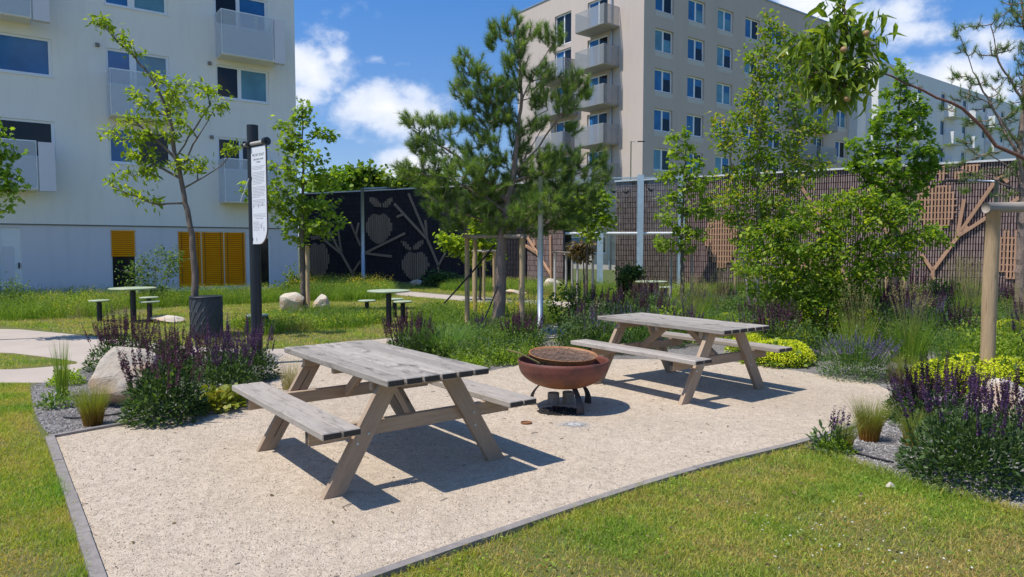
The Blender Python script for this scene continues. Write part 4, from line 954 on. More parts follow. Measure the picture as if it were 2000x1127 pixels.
for z_, nm in ((2.46, 'bracket'), (1.67, 'bracket')):
    mb = MB(); mb.box(SP(.075, .04, z_), (.07, .07, .04)); mb.build(nm, M['black_plastic'], sg)
mb = MB(); q = [SP(.04+.0*i, .085, 2.46)+np.array([-.11*i/8, -.02*i/8, -.30*(i/8)]) for i in range(9)]; mb.tube(q, .006, 6); mb.build('cord', M['rope_white'], sg)

# ------------------------------------------------------------------ round tables and stools
def disc_table(name, label, cat, p, r_, h_, pr_, group, cyl=False):
    t = thing(name, label, cat, p, 0, group); mb = MB(); mb.lathe([(0, h_-.03), (r_-.012, h_-.03), (r_, h_-.02), (r_, h_-.006), (r_-.006, h_), (0, h_)], n=36); mb.build('top' if name != 'stool' else 'seat', M['green_top'], t)
    mb = MB(); mb.lathe([(pr_*1.25, 0), (pr_*1.25, .012), (pr_, .014), (pr_, h_-.09), (pr_*.8, h_-.088), (pr_*1.2, h_-.031), (0, h_-.031)], n=20); mb.build('pedestal', M['dark_metal'], t); return t
def on(px_, py_, h_, name, label, r_, pr_, group):
    """place by the photo position of the top's centre"""
    p = G(px_, py_, h_); disc_table(name, label, 'table' if name == 'round_table' else 'stool', (p[0], p[1], 0), r_, h_, pr_, group)
on(259, 562, .72, 'round_table', 'round pale green table at the left in front of the white building', .45, .058, 'round pale green tables in the grass')
on(759, 567, .72, 'round_table', 'round pale green table on a black column in the middle of the lawn', .42, .055, 'round pale green tables in the grass')
on(1272, 549, .72, 'round_table', 'round pale green table on a black column in front of the glass screen', .40, .055, 'round pale green tables in the grass')
SG = 'round pale green stools in the grass'
def stool(px_, top, base_y, label):
    p = G(px_, base_y); h_ = PW(px_, top, p[1])[2]; disc_table('stool', label, 'stool', (p[0], p[1], 0), .20, max(.38, h_), .05, SG)
stool(195, 586, 628, 'round stool left of the left round table'); stool(293, 588, 630, 'nearer round stool right of the left round table'); stool(292, 580, 618, 'farther round stool right of the left round table')
stool(717, 588, 619, 'round stool left of the middle round table'); stool(787, 588, 630, 'nearer round stool right of the middle round table'); stool(771, 583, 621, 'farther round stool right of the middle round table')
stool(1300, 560, 592, 'round stool right of the round table near the glass screen')
p = G(503, 645); dt = thing('stool', 'low drum stool with green top just behind the black sign pole', 'stool', (p[0], p[1], 0)); mb = MB(); mb.lathe([(.19, 0), (.2, .02), (.2, .27), (.19, .29)], n=24); mb.build('drum', M['dark_metal'], dt)
mb = MB(); mb.lathe([(0, .30), (.19, .30), (.205, .29), (.205, .275), (.19, .27)], n=24); mb.build('seat', M['green_top'], dt)

# planter drum
p = G(391, 663); PLN = (p[0], p[1]+.26)
pd = thing('planter', 'black drum planter with slanting tread ribs on the grass', 'planter', (PLN[0], PLN[1], 0))
mb = MB(); mb.lathe([(.255, 0), (.26, .02), (.26, .68), (.255, .70)], n=48); mb.build('drum', M['rubber'], pd, smooth=True)
mb = MB()
for i in range(16):
    a_ = i/16*2*math.pi; 
    for sgm in range(3):
        pts = []
        for q in range(6):
            t_ = q/5; an = a_+sgm*.5+t_*.42; z_ = .04+sgm*.22+t_*.2; pts.append((.257*math.cos(an), .257*math.sin(an), z_))
        mb.tube(pts, .0125, 5)
mb.build('tread', M['rubber'], pd, smooth=True)
mb = MB(); mb.lathe([(0, .70), (.262, .70), (.275, .705), (.275, .715), (.262, .725), (0, .722)], n=40); mb.build('lid', M['dark_metal'], pd)

# ------------------------------------------------------------------ poles and stake frames
def lamp_post(label, px_, Y, ytop, ybase, arm, r_=.06, head=True):
    b = PW(px_, ybase, Y); t = thing('street_lamp', label, 'street lamp', (b[0], b[1], 0)); zt = PW(px_, ytop, Y)[2]
    mb = MB(); mb.tube([(0, 0, 0), (0, 0, zt*.5), (0, 0, zt)], [r_*1.05, r_, r_*.85], 14); mb.build('pole', M['steel'], t, smooth=True)
    if arm:
        e = PW(px_+arm, ytop-2, Y)[0]-b[0]; mb = MB(); mb.tube([(0, 0, zt-.03), (e, 0, zt)], r_*.45, 8); mb.build('arm', M['steel'], t, smooth=True)
        mb = MB(); sg_ = 1 if arm > 0 else -1; mb.cbox((e+sg_*.12, 0, zt-.01), (.42, .16, .05), .015); mb.build('lamp_head', M['iron'], t)
    return t
lamp_post('grey street lamp with a long arm in front of the blackish wall', 710, 27.2, 367, 556, 50, .075)
lamp_post('thick galvanised steel pole right of the pine trunk', 1055, 11.75, 345, 661, 0, .05)
lamp_post('slim street lamp standing before the corner of the taupe block', 1230, 40, 276, 530, 18, .035)
lamp_post('grey street lamp whose arm points left over the brown wall', 1937, 15.5, 352, 600, -62, .05)
def post(mb_name, root, a, b, r_, mat, seed=0):
    mb = MB(); a = np.array(a); b = np.array(b); L_ = np.linalg.norm(b-a); rg = random.Random(seed); n = 7; pts = []; rs = []
    for i in range(n): pts.append(((i/(n-1)-.5)*L_, rg.uniform(-.004, .004), rg.uniform(-.004, .004))); rs.append(r_*(1+rg.uniform(-.05, .05)))
    mb.tube(pts, rs, 14, attr=rg.random()); X = (b-a)/L_; Y = np.cross(X, [0, 0, 1]) if abs(X[2]) < .9 else np.array([1., 0, 0])
    return oriented(mb, mb_name, mat, root, (a+b)/2-np.array(root.location), X, Y, True)
def stake_frame(label, posts, rails, Y, r_=.045, mat='wood_stake', ztop=None, seed=0, rmat='wood_rail'):
    """posts: [(px, top y, dY)], rails: [(i, j, photo y)]"""
    b0 = PW(posts[0][0], 486, Y+posts[0][2]); t = thing('timber_support', label, 'timber support', (b0[0], b0[1], 0)); tops = []
    for i, (x, yt, dy) in enumerate(posts):
        q = PW(x, yt, Y+dy); tops.append(q); post('post', t, (q[0], q[1], 0), q, r_, M[mat], seed*10+i)
    for i, j in rails:
        a, b = tops[i].copy(), tops[j].copy(); d = (b-a)/np.linalg.norm(b-a); post('rail', t, a-d*.09+np.array([0, 0, r_*.55]), b+d*.09+np.array([0, 0, r_*.55]), r_*.8, M[rmat], seed*10+5+i)
    return t
stake_frame('round timber stakes and rails around the big pine trunk', [(912, 464, .55), (1020, 464, -.25), (928, 469, 2.0), (1018, 468, 1.4)], [(0, 1), (1, 3), (0, 2)], 12.3, .044, seed=1)
f = stake_frame('thick timber post with a silvery rail in the right foreground', [(1940, 412, 0), (2210, 405, .3), (2100, 400, 1.6)], [(0, 1), (1, 2)], 7.27, .068, seed=2)
stake_frame('stakes around the young tree behind the pine, left', [(925, 492, .8), (945, 492, 0), (965, 492, .9)], [(0, 1), (1, 2)], 19, .04, seed=3)
stake_frame('cluster of thin stakes joined by a rail around the withered young tree', [(1084, 494, 0), (1106, 497, .8), (1118, 497, 1.0), (1128, 497, .2), (1158, 497, .3)], [(0, 4), (1, 2)], 20, .035, seed=4, mat='wood_silver')
stake_frame('two stakes with a crossbar at the tree in front of the glass screen', [(1311, 492, 0), (1352, 490, .3)], [(0, 1)], 17, .03, seed=5, mat='wood_silver')
stake_frame('stakes with a crossbar against the brown wall left of the tall birch', [(1437, 494, 0), (1463, 494, .5)], [(0, 1)], 19, .035, seed=6)
stake_frame('dark round stakes behind the spreading shrub', [(1735, 500, 0), (1770, 498, .6)], [(0, 1)], 14, .05, seed=7)

# ------------------------------------------------------------------ boulders
def boulder(label, px_, py_, w, h_, dpt, seed, mat='rock', sharp=.9, rz=0., flat=0.):
    rg = np.random.default_rng(seed); p = G(px_, py_); bm = bmesh.new(); bmesh.ops.create_icosphere(bm, subdivisions=4, radius=1)
    planes = [(normalise(rg.normal(size=3)), rg.uniform(.55, .86)) for _ in range(14)]
    for v in bm.verts:
        q = np.array(v.co)
        for n_, d_ in planes:
            e = q@n_-d_
            if e > 0: q = q-n_*e*sharp
        q = q*(1+.03*math.sin(7*q[0]+seed)*math.sin(6*q[1])*math.sin(8*q[2])+rg.uniform(-.005, .005))
        v.co = Vector((q[0]*w/2, q[1]*dpt/2, q[2]*h_*.62+h_*.36))
    me = bpy.data.meshes.new('boulder'); bm.to_mesh(me); bm.free(); me.materials.append(M[mat]); o_ = bpy.data.objects.new('boulder', me); lnk(o_); o_.location = (p[0], p[1]+dpt*.3, 0); o_.rotation_euler = (0, flat, rz)
    return tag(o_, label, 'boulder')
boulder('large pale angular boulder behind the purple salvia in the left bed', 236, 797, .86, .70, .6, 11, 'rock', rz=.2, flat=-.14)
boulder('rounded tan boulder on the grass left of the maple trunk', 564, 612, .74, .52, .55, 5, 'rock_pale'); boulder('pale blocky boulder on the grass right of the maple trunk', 622, 611, .46, .48, .4, 7, 'rock_pale', 1.)
boulder('flat pale rock in the grass behind the left round table stools', 318, 632, .75, .16, .5, 9, 'rock_pale'); boulder('grey rock at the foot of the blackish wall', 816, 559, .72, .27, .5, 12, 'rock_pale'); boulder('flat pale rock right of the pine behind the far lawn path', 1003, 576, .9, .2, .6, 13, 'rock_pale')
boulder('pale wedge shaped rock right of the steel pole', 1082, 571, .85, .55, .5, 14, 'rock_pale', rz=.5); boulder('peach coloured boulder behind the purple salvia at the right edge', 1978, 812, .62, .34, .5, 15, 'rock_pale'); boulder('pale rock among the perennials right of the yellow lady mantle', 1765, 655, .5, .25, .4, 16, 'rock_pale')

# ------------------------------------------------------------------ trees
def make_tree(name, label, cat, Y, trunk, blobs, leaf, mat, bark_m='bark_grey', r0=.05, nleaf=14, spread=.16, ll=.085, wr=.5, seed=1, group=None, limbs=(), up=.15, droop=0., depthf=1., tmpl=LEAF6, dens=1., base=None, twig=.0035, stems=None, mode='leaf', vbias=0., limb_e=.6, taper=1.0):
    """trunk / limbs: photo positions (x, y[, depth offset]) at distance Y; blobs: (x, y, rx, ry[, depth offset]) crown masses"""
    rg = np.random.default_rng(seed); P3 = lambda q: PW(q[0], q[1], Y+(q[2] if len(q) > 2 else 0.))
    nodes, par = [], []; NA = np.zeros((30000, 3))
    def add_path(pts, start_par, radii=None, sub=.12):
        p = start_par; first = True
        for a, b in zip(pts[:-1], pts[1:]):
            n = max(1, int(np.linalg.norm(b-a)/sub))
            for i in range(0 if first else 1, n+1):
                if first and i == 0 and p is not None: continue
                q = a+(b-a)*i/n+(rg.normal(size=3)*.008 if 0 < i < n else 0); NA[len(nodes)] = q; nodes.append(q); par.append(-1 if p is None else p); p = len(nodes)-1
            first = False
        return p
    T = [P3(q) for q in trunk]; T[0][2] = -.03; add_path(T, None); base_n = len(nodes)
    for st in (stems or []):
        t2 = [P3(q) for q in st]; t2[0][2] = -.03; add_path(t2, None)
    for lb in limbs:
        L_ = [P3(q) for q in lb]; A = np.array(nodes); j = int(np.argmin(np.linalg.norm(A-L_[0], axis=1))); add_path([A[j]]+L_[1:], j)
    nfix = len(nodes); A = []
    for bl in blobs:
        x, y, rx, ry = bl[:4]; dy = bl[4] if len(bl) > 4 else 0.; c = PW(x, y, Y+dy); k = ppm(Y+dy); a, b = rx/k, ry/k; n = max(3, int(dens*(3+a*b*(300 if mode == 'leaf' else 230))))
        q = rg.normal(size=(n, 3)); q = normalise(q)*(rg.random((n, 1))**.42); A.append(c+q*np.array([a, a*depthf, b]))
    A = np.concatenate(A); ax = np.array(nodes[:base_n]); dd = np.array([np.min(np.linalg.norm(np.array(nodes)-p, axis=1)) for p in A]); A = A[np.argsort(dd)]; tips = []
    for p in A:
        N_ = NA[:len(nodes)]; d = p-N_; dist = np.linalg.norm(d, axis=1); cost = dist+.9*np.maximum(0, N_[:, 2]-p[2]+dist*.25)+np.where(N_[:, 2] < T[0][2]+.35*(p[2]-T[0][2]), 2., 0); j = int(np.argmin(cost)); L_ = dist[j]
        if L_ < .03: tips.append((j, p)); continue
        mid = (N_[j]+p)/2+np.array([0, 0, (-.10 if droop <= 0 else .12)*L_])+rg.normal(size=3)*.07*L_; n = max(2, int(L_/.14)); pj = j
        for i in range(1, n+1):
            t_ = i/n; q = N_[j]*(1-t_)**2+2*mid*t_*(1-t_)+p*t_*t_; NA[len(nodes)] = q; nodes.append(q); par.append(pj); pj = len(nodes)-1
        tips.append((pj, p))
    N_ = np.array(nodes); cnt = np.zeros(len(nodes))
    for j, _ in tips: cnt[j] += 1
    for i in range(len(nodes)-1, -1, -1):
        if par[i] >= 0: cnt[par[i]] += cnt[i]
    tot = max(cnt[0], 1); rad = np.clip(r0*1.05*(np.maximum(cnt, .3)/max(tot, 1))**limb_e, twig, r0*.5); tb0 = np.linspace(0, 1, base_n); rad[:base_n] = r0*((1-tb0)**taper*.88+.12); rad[0] = r0*1.25
    loc = T[0].copy(); loc[2] = 0; root = thing(name, label, cat, loc, 0, group); tb_ = MB()
    E_ = [(i, par[i]) for i in range(len(nodes)) if par[i] >= 0]
    for big, ns in ((True, 9), (False, 4)):
        ed = [(a, b) for a, b in E_ if (rad[b] > .012) == big]
        if not ed: continue
        a = np.array([e[0] for e in ed]); b = np.array([e[1] for e in ed]); D = normalise(N_[a]-N_[b]); R_f = np.where(np.abs(D[:, 2:3]) < .9, np.array([[0, 0, 1.]]), np.array([[1., 0, 0]])); X = normalise(np.cross(D, R_f)); Yv = np.cross(D, X); th = np.linspace(0, 2*np.pi, ns, endpoint=False)
        ring = np.cos(th)[None, :, None]*X[:, None]+np.sin(th)[None, :, None]*Yv[:, None]; rb = np.minimum(rad[b], rad[a]*1.5)
        V = np.concatenate([N_[b][:, None]-D[:, None]*rb[:, None, None]*.3+ring*rb[:, None, None], N_[a][:, None]+ring*rad[a][:, None, None]], 1); f = np.array([[i, (i+1) % ns, ns+(i+1) % ns, ns+i] for i in range(ns)])
        tb_.add(V.reshape(-1, 3), (f[None]+(np.arange(len(ed))*2*ns)[:, None, None]).reshape(-1, 4), .5)
    tb_.build('trunk', M[bark_m], root, smooth=True, world=True)
    tip_p = np.array([p for _, p in tips]); tip_d = np.array([N_[j]-N_[max(par[j], 0)] if par[j] >= 0 else np.array([0, 0, 1.]) for j, _ in tips]); tip_d = normalise(tip_d)
    cen = tip_p.mean(0); lf = MB()
    if mode == 'leaf':
        P = np.repeat(tip_p, nleaf, 0); D0 = np.repeat(tip_d, nleaf, 0); n = len(P); clump = np.repeat(rg.random(len(tip_p)), nleaf)
        off = rg.normal(size=(n, 3))*spread*.5; off -= D0*rg.random((n, 1))*spread*.9; P = P+off
        D = normalise(D0*.5+rg.normal(size=(n, 3))*.75+np.array([0, 0, -.28-droop])); U = normalise(np.array([0, 0, 1.])+rg.normal(size=(n, 3))*.55)
        leaves(lf, P, D, U, ll*rg.uniform(.6, 1.2, n), wr*rg.uniform(.8, 1.2, n), tmpl, np.clip(.42+vbias+.45*(clump-.5)+rg.normal(size=n)*.2, 0, 1)); lf.build('foliage', M[leaf], root, world=True)
    else:   # pine shoots
        m_ = len(tip_p); sd_ = normalise(tip_d*.8+np.array([0, 0, .75])+normalise(tip_p-cen)*.35+rg.normal(size=(m_, 3))*.25); sl = rg.uniform(.10, .22, m_); nn = nleaf
        tt = rg.random((m_, nn))*1.0; base_p = (tip_p-sd_*(sl*.6)[:, None])[:, None]+sd_[:, None]*(sl[:, None]*tt)[:, :, None]; rnd = normalise(rg.normal(size=(m_, nn, 3))); D = normalise(sd_[:, None]*1.05+rnd*(1.05-.35*tt[:, :, None])); n = m_*nn
        P = base_p.reshape(-1, 3); D = D.reshape(-1, 3); U = normalise(rg.normal(size=(n, 3))); cl = np.repeat(rg.random(m_), nn)
        leaves(lf, P, D, U, ll*rg.uniform(.7, 1.15, n), np.full(n, wr), (np.array([[0, -.5, 0], [0, .5, 0], [1, 0, -.08]]), np.array([[0, 1, 2]])), np.clip(.35+.5*(cl-.5)+.25*tt.ravel()+rg.normal(size=n)*.14, 0, 1)); lf.build('foliage', M[leaf], root, world=True)
    return root, tip_p
pine_blobs = [(1000, 48, 24, 20), (1036, 62, 24, 20), (1080, 76, 28, 26), (975, 60, 22, 18), (962, 84, 20, 16), (904, 118, 18, 22), (931, 134, 24, 22), (897, 170, 24, 18), (922, 192, 30, 24), (945, 160, 26, 22), (1014, 95, 26, 26), (1006, 130, 30, 28), (1058, 145, 30, 26), (1120, 158, 30, 24), (1138, 178, 22, 22),
    (1104, 200, 34, 24), (1060, 185, 30, 22), (973, 180, 34, 26), (950, 208, 32, 24), (984, 232, 32, 24), (803, 238, 22, 18), (842, 240, 26, 18), (876, 246, 28, 20), (815, 272, 30, 20), (856, 280, 32, 22), (902, 240, 22, 16), (931, 250, 28, 22), (954, 276, 32, 24), (908, 298, 36, 24), (856, 328, 36, 24), (805, 338, 30, 20),
    (784, 334, 20, 16), (848, 370, 36, 24), (910, 350, 38, 26), (950, 330, 34, 26), (856, 404, 34, 22), (908, 415, 36, 24), (952, 420, 36, 24), (964, 362, 38, 28), (1016, 268, 26, 22), (1052, 240, 26, 18), (1117, 252, 18, 14), (1088, 298, 30, 20), (1046, 338, 38, 26), (1092, 336, 38, 26), (1128, 318, 34, 24), (1166, 308, 22, 22),
    (1172, 338, 22, 22), (1140, 366, 32, 24), (1108, 400, 36, 26), (1066, 420, 38, 28), (1026, 392, 34, 26), (1070, 380, 40, 30), (1044, 452, 30, 16), (1000, 440, 30, 18), (965, 448, 28, 14), (1000, 350, 50, 30, .6), (940, 380, 50, 34, .8), (1080, 360, 50, 34, .8), (900, 330, 40, 30, -.7), (1060, 400, 40, 26, -.7), (830, 300, 26, 20, .3), (970, 310, 26, 20), (1020, 300, 24, 20, .3), (1066, 312, 24, 18), (1020, 420, 34, 22, -.4), (985, 405, 30, 22, .5), (935, 398, 30, 20), (1095, 440, 28, 16), (1150, 395, 26, 18), (880, 385, 30, 20, .3), (1050, 200, 22, 16, .4), (990, 200, 22, 20), (960, 240, 24, 18, .4), (1000, 165, 22, 18), (1122, 430, 26, 16), (885, 440, 24, 12)]
make_tree('pine_tree', 'tall black pine in the middle with a dark full crown and a staked trunk', 'pine tree', 12.35, [(972, 657), (974, 616), (978, 560), (977, 510), (980, 472), (989, 414), (1003, 339), (1011, 259), (1019, 196), (1016, 126), (1000, 62)], pine_blobs, 'needle', M, 'bark_pine', .13, 110, ll=.13, wr=.042, limb_e=.7, taper=1.5, mode='pine', dens=1.55, twig=.008, depthf=1.35,
    limbs=[[(1000, 350), (1060, 335), (1130, 320)], [(1003, 339), (1040, 300), (1085, 240), (1120, 185)], [(1011, 259), (1050, 225), (1070, 215)], [(989, 414), (940, 380), (880, 350), (800, 336)], [(990, 400), (930, 330), (870, 290), (810, 250)], [(1019, 196), (1050, 130), (1080, 85)], [(1010, 250), (960, 200), (915, 135)], [(985, 440), (1050, 410), (1120, 390)], [(985, 440), (930, 425), (870, 405)], [(1000, 370), (1030, 300), (1060, 250)]])
# straps holding the pine
for q, lb in ((((967, 478, 12.3), (868, 592, 13.2)), 'black strap slanting from the pine trunk down to the left'), (((972, 560, 12.2), (945, 625, 12.2)), 'short black strap running down beside the pine trunk')):
    mb = MB(); a, b = PW(*q[0]), PW(*q[1]); mb.tube([a, (a+b)/2+np.array([0, 0, -.02]), b], .016, 6); tag(mb.build('strap', M['rope'], None), lb, 'strap')

make_tree('walnut_tree', 'thin leaning young tree with sparse yellowish leaves growing out of the black drum planter', 'tree', PLN[1], [(383, 584), (380, 520), (376, 460), (366, 410), (357, 368), (350, 330), (343, 309), (334, 241), (318, 195), (291, 146), (263, 110), (234, 85), (199, 43)],
    [(200, 40, 22, 10), (186, 44, 16, 8), (235, 68, 14, 12), (247, 80, 12, 10), (262, 96, 16, 8), (300, 150, 14, 10), (322, 165, 22, 12), (352, 160, 20, 12), (385, 165, 28, 14), (412, 178, 18, 14), (432, 205, 18, 14), (405, 215, 20, 10), (268, 188, 18, 14), (290, 210, 26, 18), (330, 205, 24, 18), (365, 200, 20, 14), (245, 242, 22, 14), (218, 262, 24, 12), (262, 270, 22, 14), (300, 258, 24, 16), (335, 262, 18, 14), (262, 300, 22, 14), (300, 302, 18, 12), (275, 330, 20, 12),
     (245, 342, 28, 10), (214, 358, 16, 10), (238, 374, 20, 9), (268, 380, 16, 8), (306, 392, 16, 7), (308, 338, 26, 12), (345, 322, 22, 14), (372, 322, 26, 14), (398, 318, 14, 10), (450, 294, 18, 8), (463, 288, 8, 8), (300, 235, 26, 16, .5), (350, 240, 26, 16, -.5), (330, 190, 30, 16, .6)],
    'leaf_yellow', M, 'bark_dark2', .07, 12, .11, .115, .42, seed=5, dens=.52, depthf=1.0, droop=.1, limb_e=.62, limbs=[[(344, 312), (378, 255), (410, 205)], [(350, 330), (385, 270), (420, 212)], [(360, 372), (400, 345), (430, 325), (452, 298)], [(343, 309), (300, 270), (262, 235)], [(352, 340), (300, 320), (260, 345)], [(357, 400), (310, 400), (250, 380), (215, 362)], [(334, 245), (330, 200), (345, 170)]])
make_tree('maple_tree', 'young field maple with fresh light green crown right of the sign', 'tree', 16.9, [(592, 606), (591, 540), (590, 480), (590, 400), (593, 330), (590, 270), (592, 200)],
    [(592, 205, 12, 16), (600, 228, 18, 14), (580, 240, 18, 14), (545, 245, 18, 12), (625, 265, 26, 14), (645, 268, 14, 10), (590, 275, 34, 20), (560, 290, 26, 18), (610, 305, 36, 20), (550, 325, 34, 18), (600, 345, 44, 24), (640, 350, 30, 16), (540, 370, 36, 20), (495, 375, 26, 14), (480, 372, 12, 10), (580, 395, 46, 22), (630, 400, 36, 20), (655, 430, 22, 10), (560, 430, 40, 18), (610, 440, 40, 18), (645, 455, 18, 10), (580, 465, 34, 12), (540, 400, 30, 20), (505, 400, 18, 12)],
    'leaf_bright', M, 'bark_dark2', .07, 12, .15, .13, .8, seed=6, tmpl=LOBED, dens=.36)
post_t = thing('timber_support', 'rough timber stake tied to the young field maple trunk', 'tree stake', PW(600, 486, 16.7)*np.array([1, 1, 0])); q = PW(600, 480, 16.7); post('post', post_t, (q[0], q[1], 0), q, .05, M['wood_stake'], 3)
make_tree('maple_tree', 'maple at the left picture edge of which only green branches show', 'tree', 11.5, [(-60, 640), (-58, 500), (-55, 400), (-50, 300), (-50, 240)], [(0, 262, 26, 14), (25, 285, 16, 12), (10, 300, 24, 14), (0, 335, 24, 16), (28, 345, 14, 9), (10, 370, 22, 14), (30, 375, 10, 8), (0, 405, 12, 10), (-50, 300, 50, 50), (-60, 360, 50, 40), (-40, 230, 40, 40)], 'leaf_maple', M, 'bark_dark', .07, 14, .16, .10, .85, seed=7, tmpl=LOBED, dens=.45)
make_tree('linden_tree', 'small bright green young tree behind the pine, left of its trunk', 'tree', 20.5, [(938, 585), (938, 520), (936, 470)], [(880, 470, 22, 10), (905, 480, 28, 14), (935, 470, 30, 16), (960, 490, 26, 14), (925, 505, 20, 10), (865, 462, 10, 6), (940, 440, 20, 14)], 'leaf_yellow', M, 'bark_dark', .05, 14, .2, .13, .8, seed=8)
make_tree('linden_tree', 'small round headed young tree right of the pine in front of the glass screen', 'tree', 19.5, [(1145, 600), (1146, 520), (1148, 460), (1152, 400)], [(1150, 385, 30, 16), (1180, 392, 18, 14), (1125, 400, 22, 14), (1160, 415, 32, 18), (1130, 430, 26, 14), (1180, 430, 20, 14), (1150, 450, 26, 10), (1165, 370, 14, 8)], 'leaf_bright', M, 'bark_dark', .05, 16, .22, .13, .8, seed=9, tmpl=LOBED, dens=.6)
make_tree('withered_tree', 'withered young tree with a tuft of brown leaves in its stake cluster', 'tree', 20.2, [(1140, 600), (1141, 540), (1139, 480), (1138, 455)], [(1130, 478, 12, 14), (1142, 488, 12, 12), (1125, 492, 8, 8)], 'leaf_dry', M, 'bark_dark', .035, 14, .2, .16, .5, seed=10, droop=.6)
make_tree('maple_tree', 'slender bright green young maple in front of the brown wall beside the glass screen', 'tree', 16.8, [(1333, 590), (1333, 520), (1332, 440), (1336, 360), (1340, 262)],
    [(1338, 262, 10, 12), (1345, 285, 16, 12), (1325, 300, 20, 12), (1360, 315, 18, 12), (1310, 268, 6, 5), (1330, 335, 34, 14), (1300, 345, 22, 10), (1375, 345, 26, 12), (1340, 370, 40, 18), (1385, 385, 22, 14), (1305, 385, 32, 14), (1350, 410, 40, 18), (1300, 425, 30, 12), (1390, 420, 20, 14), (1330, 445, 36, 14), (1370, 455, 24, 12), (1310, 470, 34, 10), (1290, 478, 22, 8), (1345, 480, 26, 8)], 'leaf_bright', M, 'bark_dark2', .06, 12, .15, .13, .8, seed=11, tmpl=LOBED, dens=.38)
make_tree('birch_tree', 'tall slender multi stemmed tree with orange tinged leaves in front of the taupe block', 'tree', 13.2, [(1478, 640), (1478, 560), (1482, 470), (1480, 380), (1482, 280), (1490, 180), (1495, 60)],
    [(1496, 38, 10, 14), (1500, 62, 14, 12), (1528, 62, 14, 12), (1490, 90, 20, 14), (1540, 88, 16, 14), (1465, 108, 16, 16), (1510, 115, 26, 16), (1550, 118, 20, 16), (1475, 145, 26, 18), (1530, 150, 34, 18), (1490, 180, 34, 18), (1545, 190, 26, 18), (1460, 190, 20, 16), (1450, 225, 28, 18), (1500, 220, 40, 20), (1560, 235, 26, 20), (1400, 245, 26, 14), (1440, 265, 34, 18), (1490, 262, 40, 20), (1545, 275, 36, 20), (1590, 250, 22, 12), (1610, 235, 18, 12), (1415, 285, 26, 12), (1460, 305, 44, 20), (1520, 310, 44, 22), (1570, 315, 34, 18), (1605, 330, 26, 14), (1440, 345, 40, 20), (1495, 350, 48, 22), (1550, 355, 40, 20), (1420, 385, 36, 20), (1480, 395, 50, 24), (1540, 400, 44, 22), (1430, 425, 34, 18), (1490, 435, 50, 22), (1550, 440, 36, 18), (1460, 465, 40, 18), (1515, 475, 40, 16)],
    'leaf_orange', M, 'bark_grey', .055, 16, .15, .082, .66, seed=12, dens=.7, stems=[[(1492, 642), (1510, 520), (1535, 400), (1560, 280), (1545, 120)], [(1470, 640), (1455, 520), (1440, 400), (1425, 300)]])
make_tree('serviceberry_shrub', 'broad spreading multi stemmed shrub with green leaves right of the far picnic table', 'shrub', 10.9, [(1612, 684), (1614, 640), (1618, 600), (1630, 520), (1635, 440)],
    [(1630, 395, 40, 16), (1680, 385, 36, 14), (1585, 405, 36, 14), (1540, 440, 40, 16), (1490, 450, 40, 16), (1600, 440, 50, 20), (1660, 430, 50, 20), (1720, 425, 44, 16), (1765, 415, 34, 14), (1800, 450, 34, 12), (1830, 470, 22, 10), (1480, 490, 50, 18), (1540, 485, 50, 20), (1600, 490, 60, 24), (1660, 480, 60, 22), (1720, 480, 50, 18), (1770, 470, 34, 14), (1470, 530, 50, 18), (1530, 530, 50, 20), (1590, 540, 56, 22), (1650, 530, 56, 22), (1710, 525, 46, 18), (1760, 520, 36, 14), (1490, 570, 44, 16), (1545, 575, 46, 20), (1600, 585, 50, 20), (1655, 575, 46, 20), (1705, 570, 36, 16), (1560, 615, 36, 14), (1610, 625, 36, 14), (1650, 615, 30, 12), (1700, 400, 30, 12), (1740, 395, 20, 10)],
    'leaf_shrub', M, 'bark_dark', .032, 20, .14, .080, .56, seed=13, dens=1.0, vbias=.12, stems=[[(1606, 686), (1590, 620), (1560, 540), (1520, 470)], [(1620, 684), (1655, 600), (1700, 520), (1740, 450)], [(1600, 684), (1560, 640), (1510, 590)], [(1617, 682), (1640, 620), (1670, 560), (1680, 480)]])
make_tree('maple_tree', 'dense mid green maple right of the peach leaves in front of the pale block', 'tree', 14.6, [(1748, 640), (1748, 560), (1748, 480), (1752, 400), (1752, 300), (1760, 160)],
    [(1760, 138, 14, 12), (1765, 160, 20, 12), (1745, 182, 22, 12), (1775, 190, 24, 14), (1720, 222, 26, 14), (1765, 225, 34, 16), (1800, 215, 20, 14), (1705, 250, 28, 14), (1750, 258, 36, 18), (1800, 255, 30, 16), (1670, 278, 22, 12), (1715, 288, 40, 16), (1770, 295, 40, 18), (1820, 290, 24, 16), (1690, 315, 36, 14), (1740, 325, 44, 18), (1790, 332, 40, 18), (1835, 320, 18, 14), (1700, 350, 34, 14), (1750, 358, 44, 18), (1800, 365, 34, 16), (1730, 388, 40, 14), (1775, 395, 34, 14), (1660, 310, 14, 10)], 'leaf_maple', M, 'bark_dark', .07, 13, .14, .12, .85, seed=14, tmpl=LOBED, dens=.5)
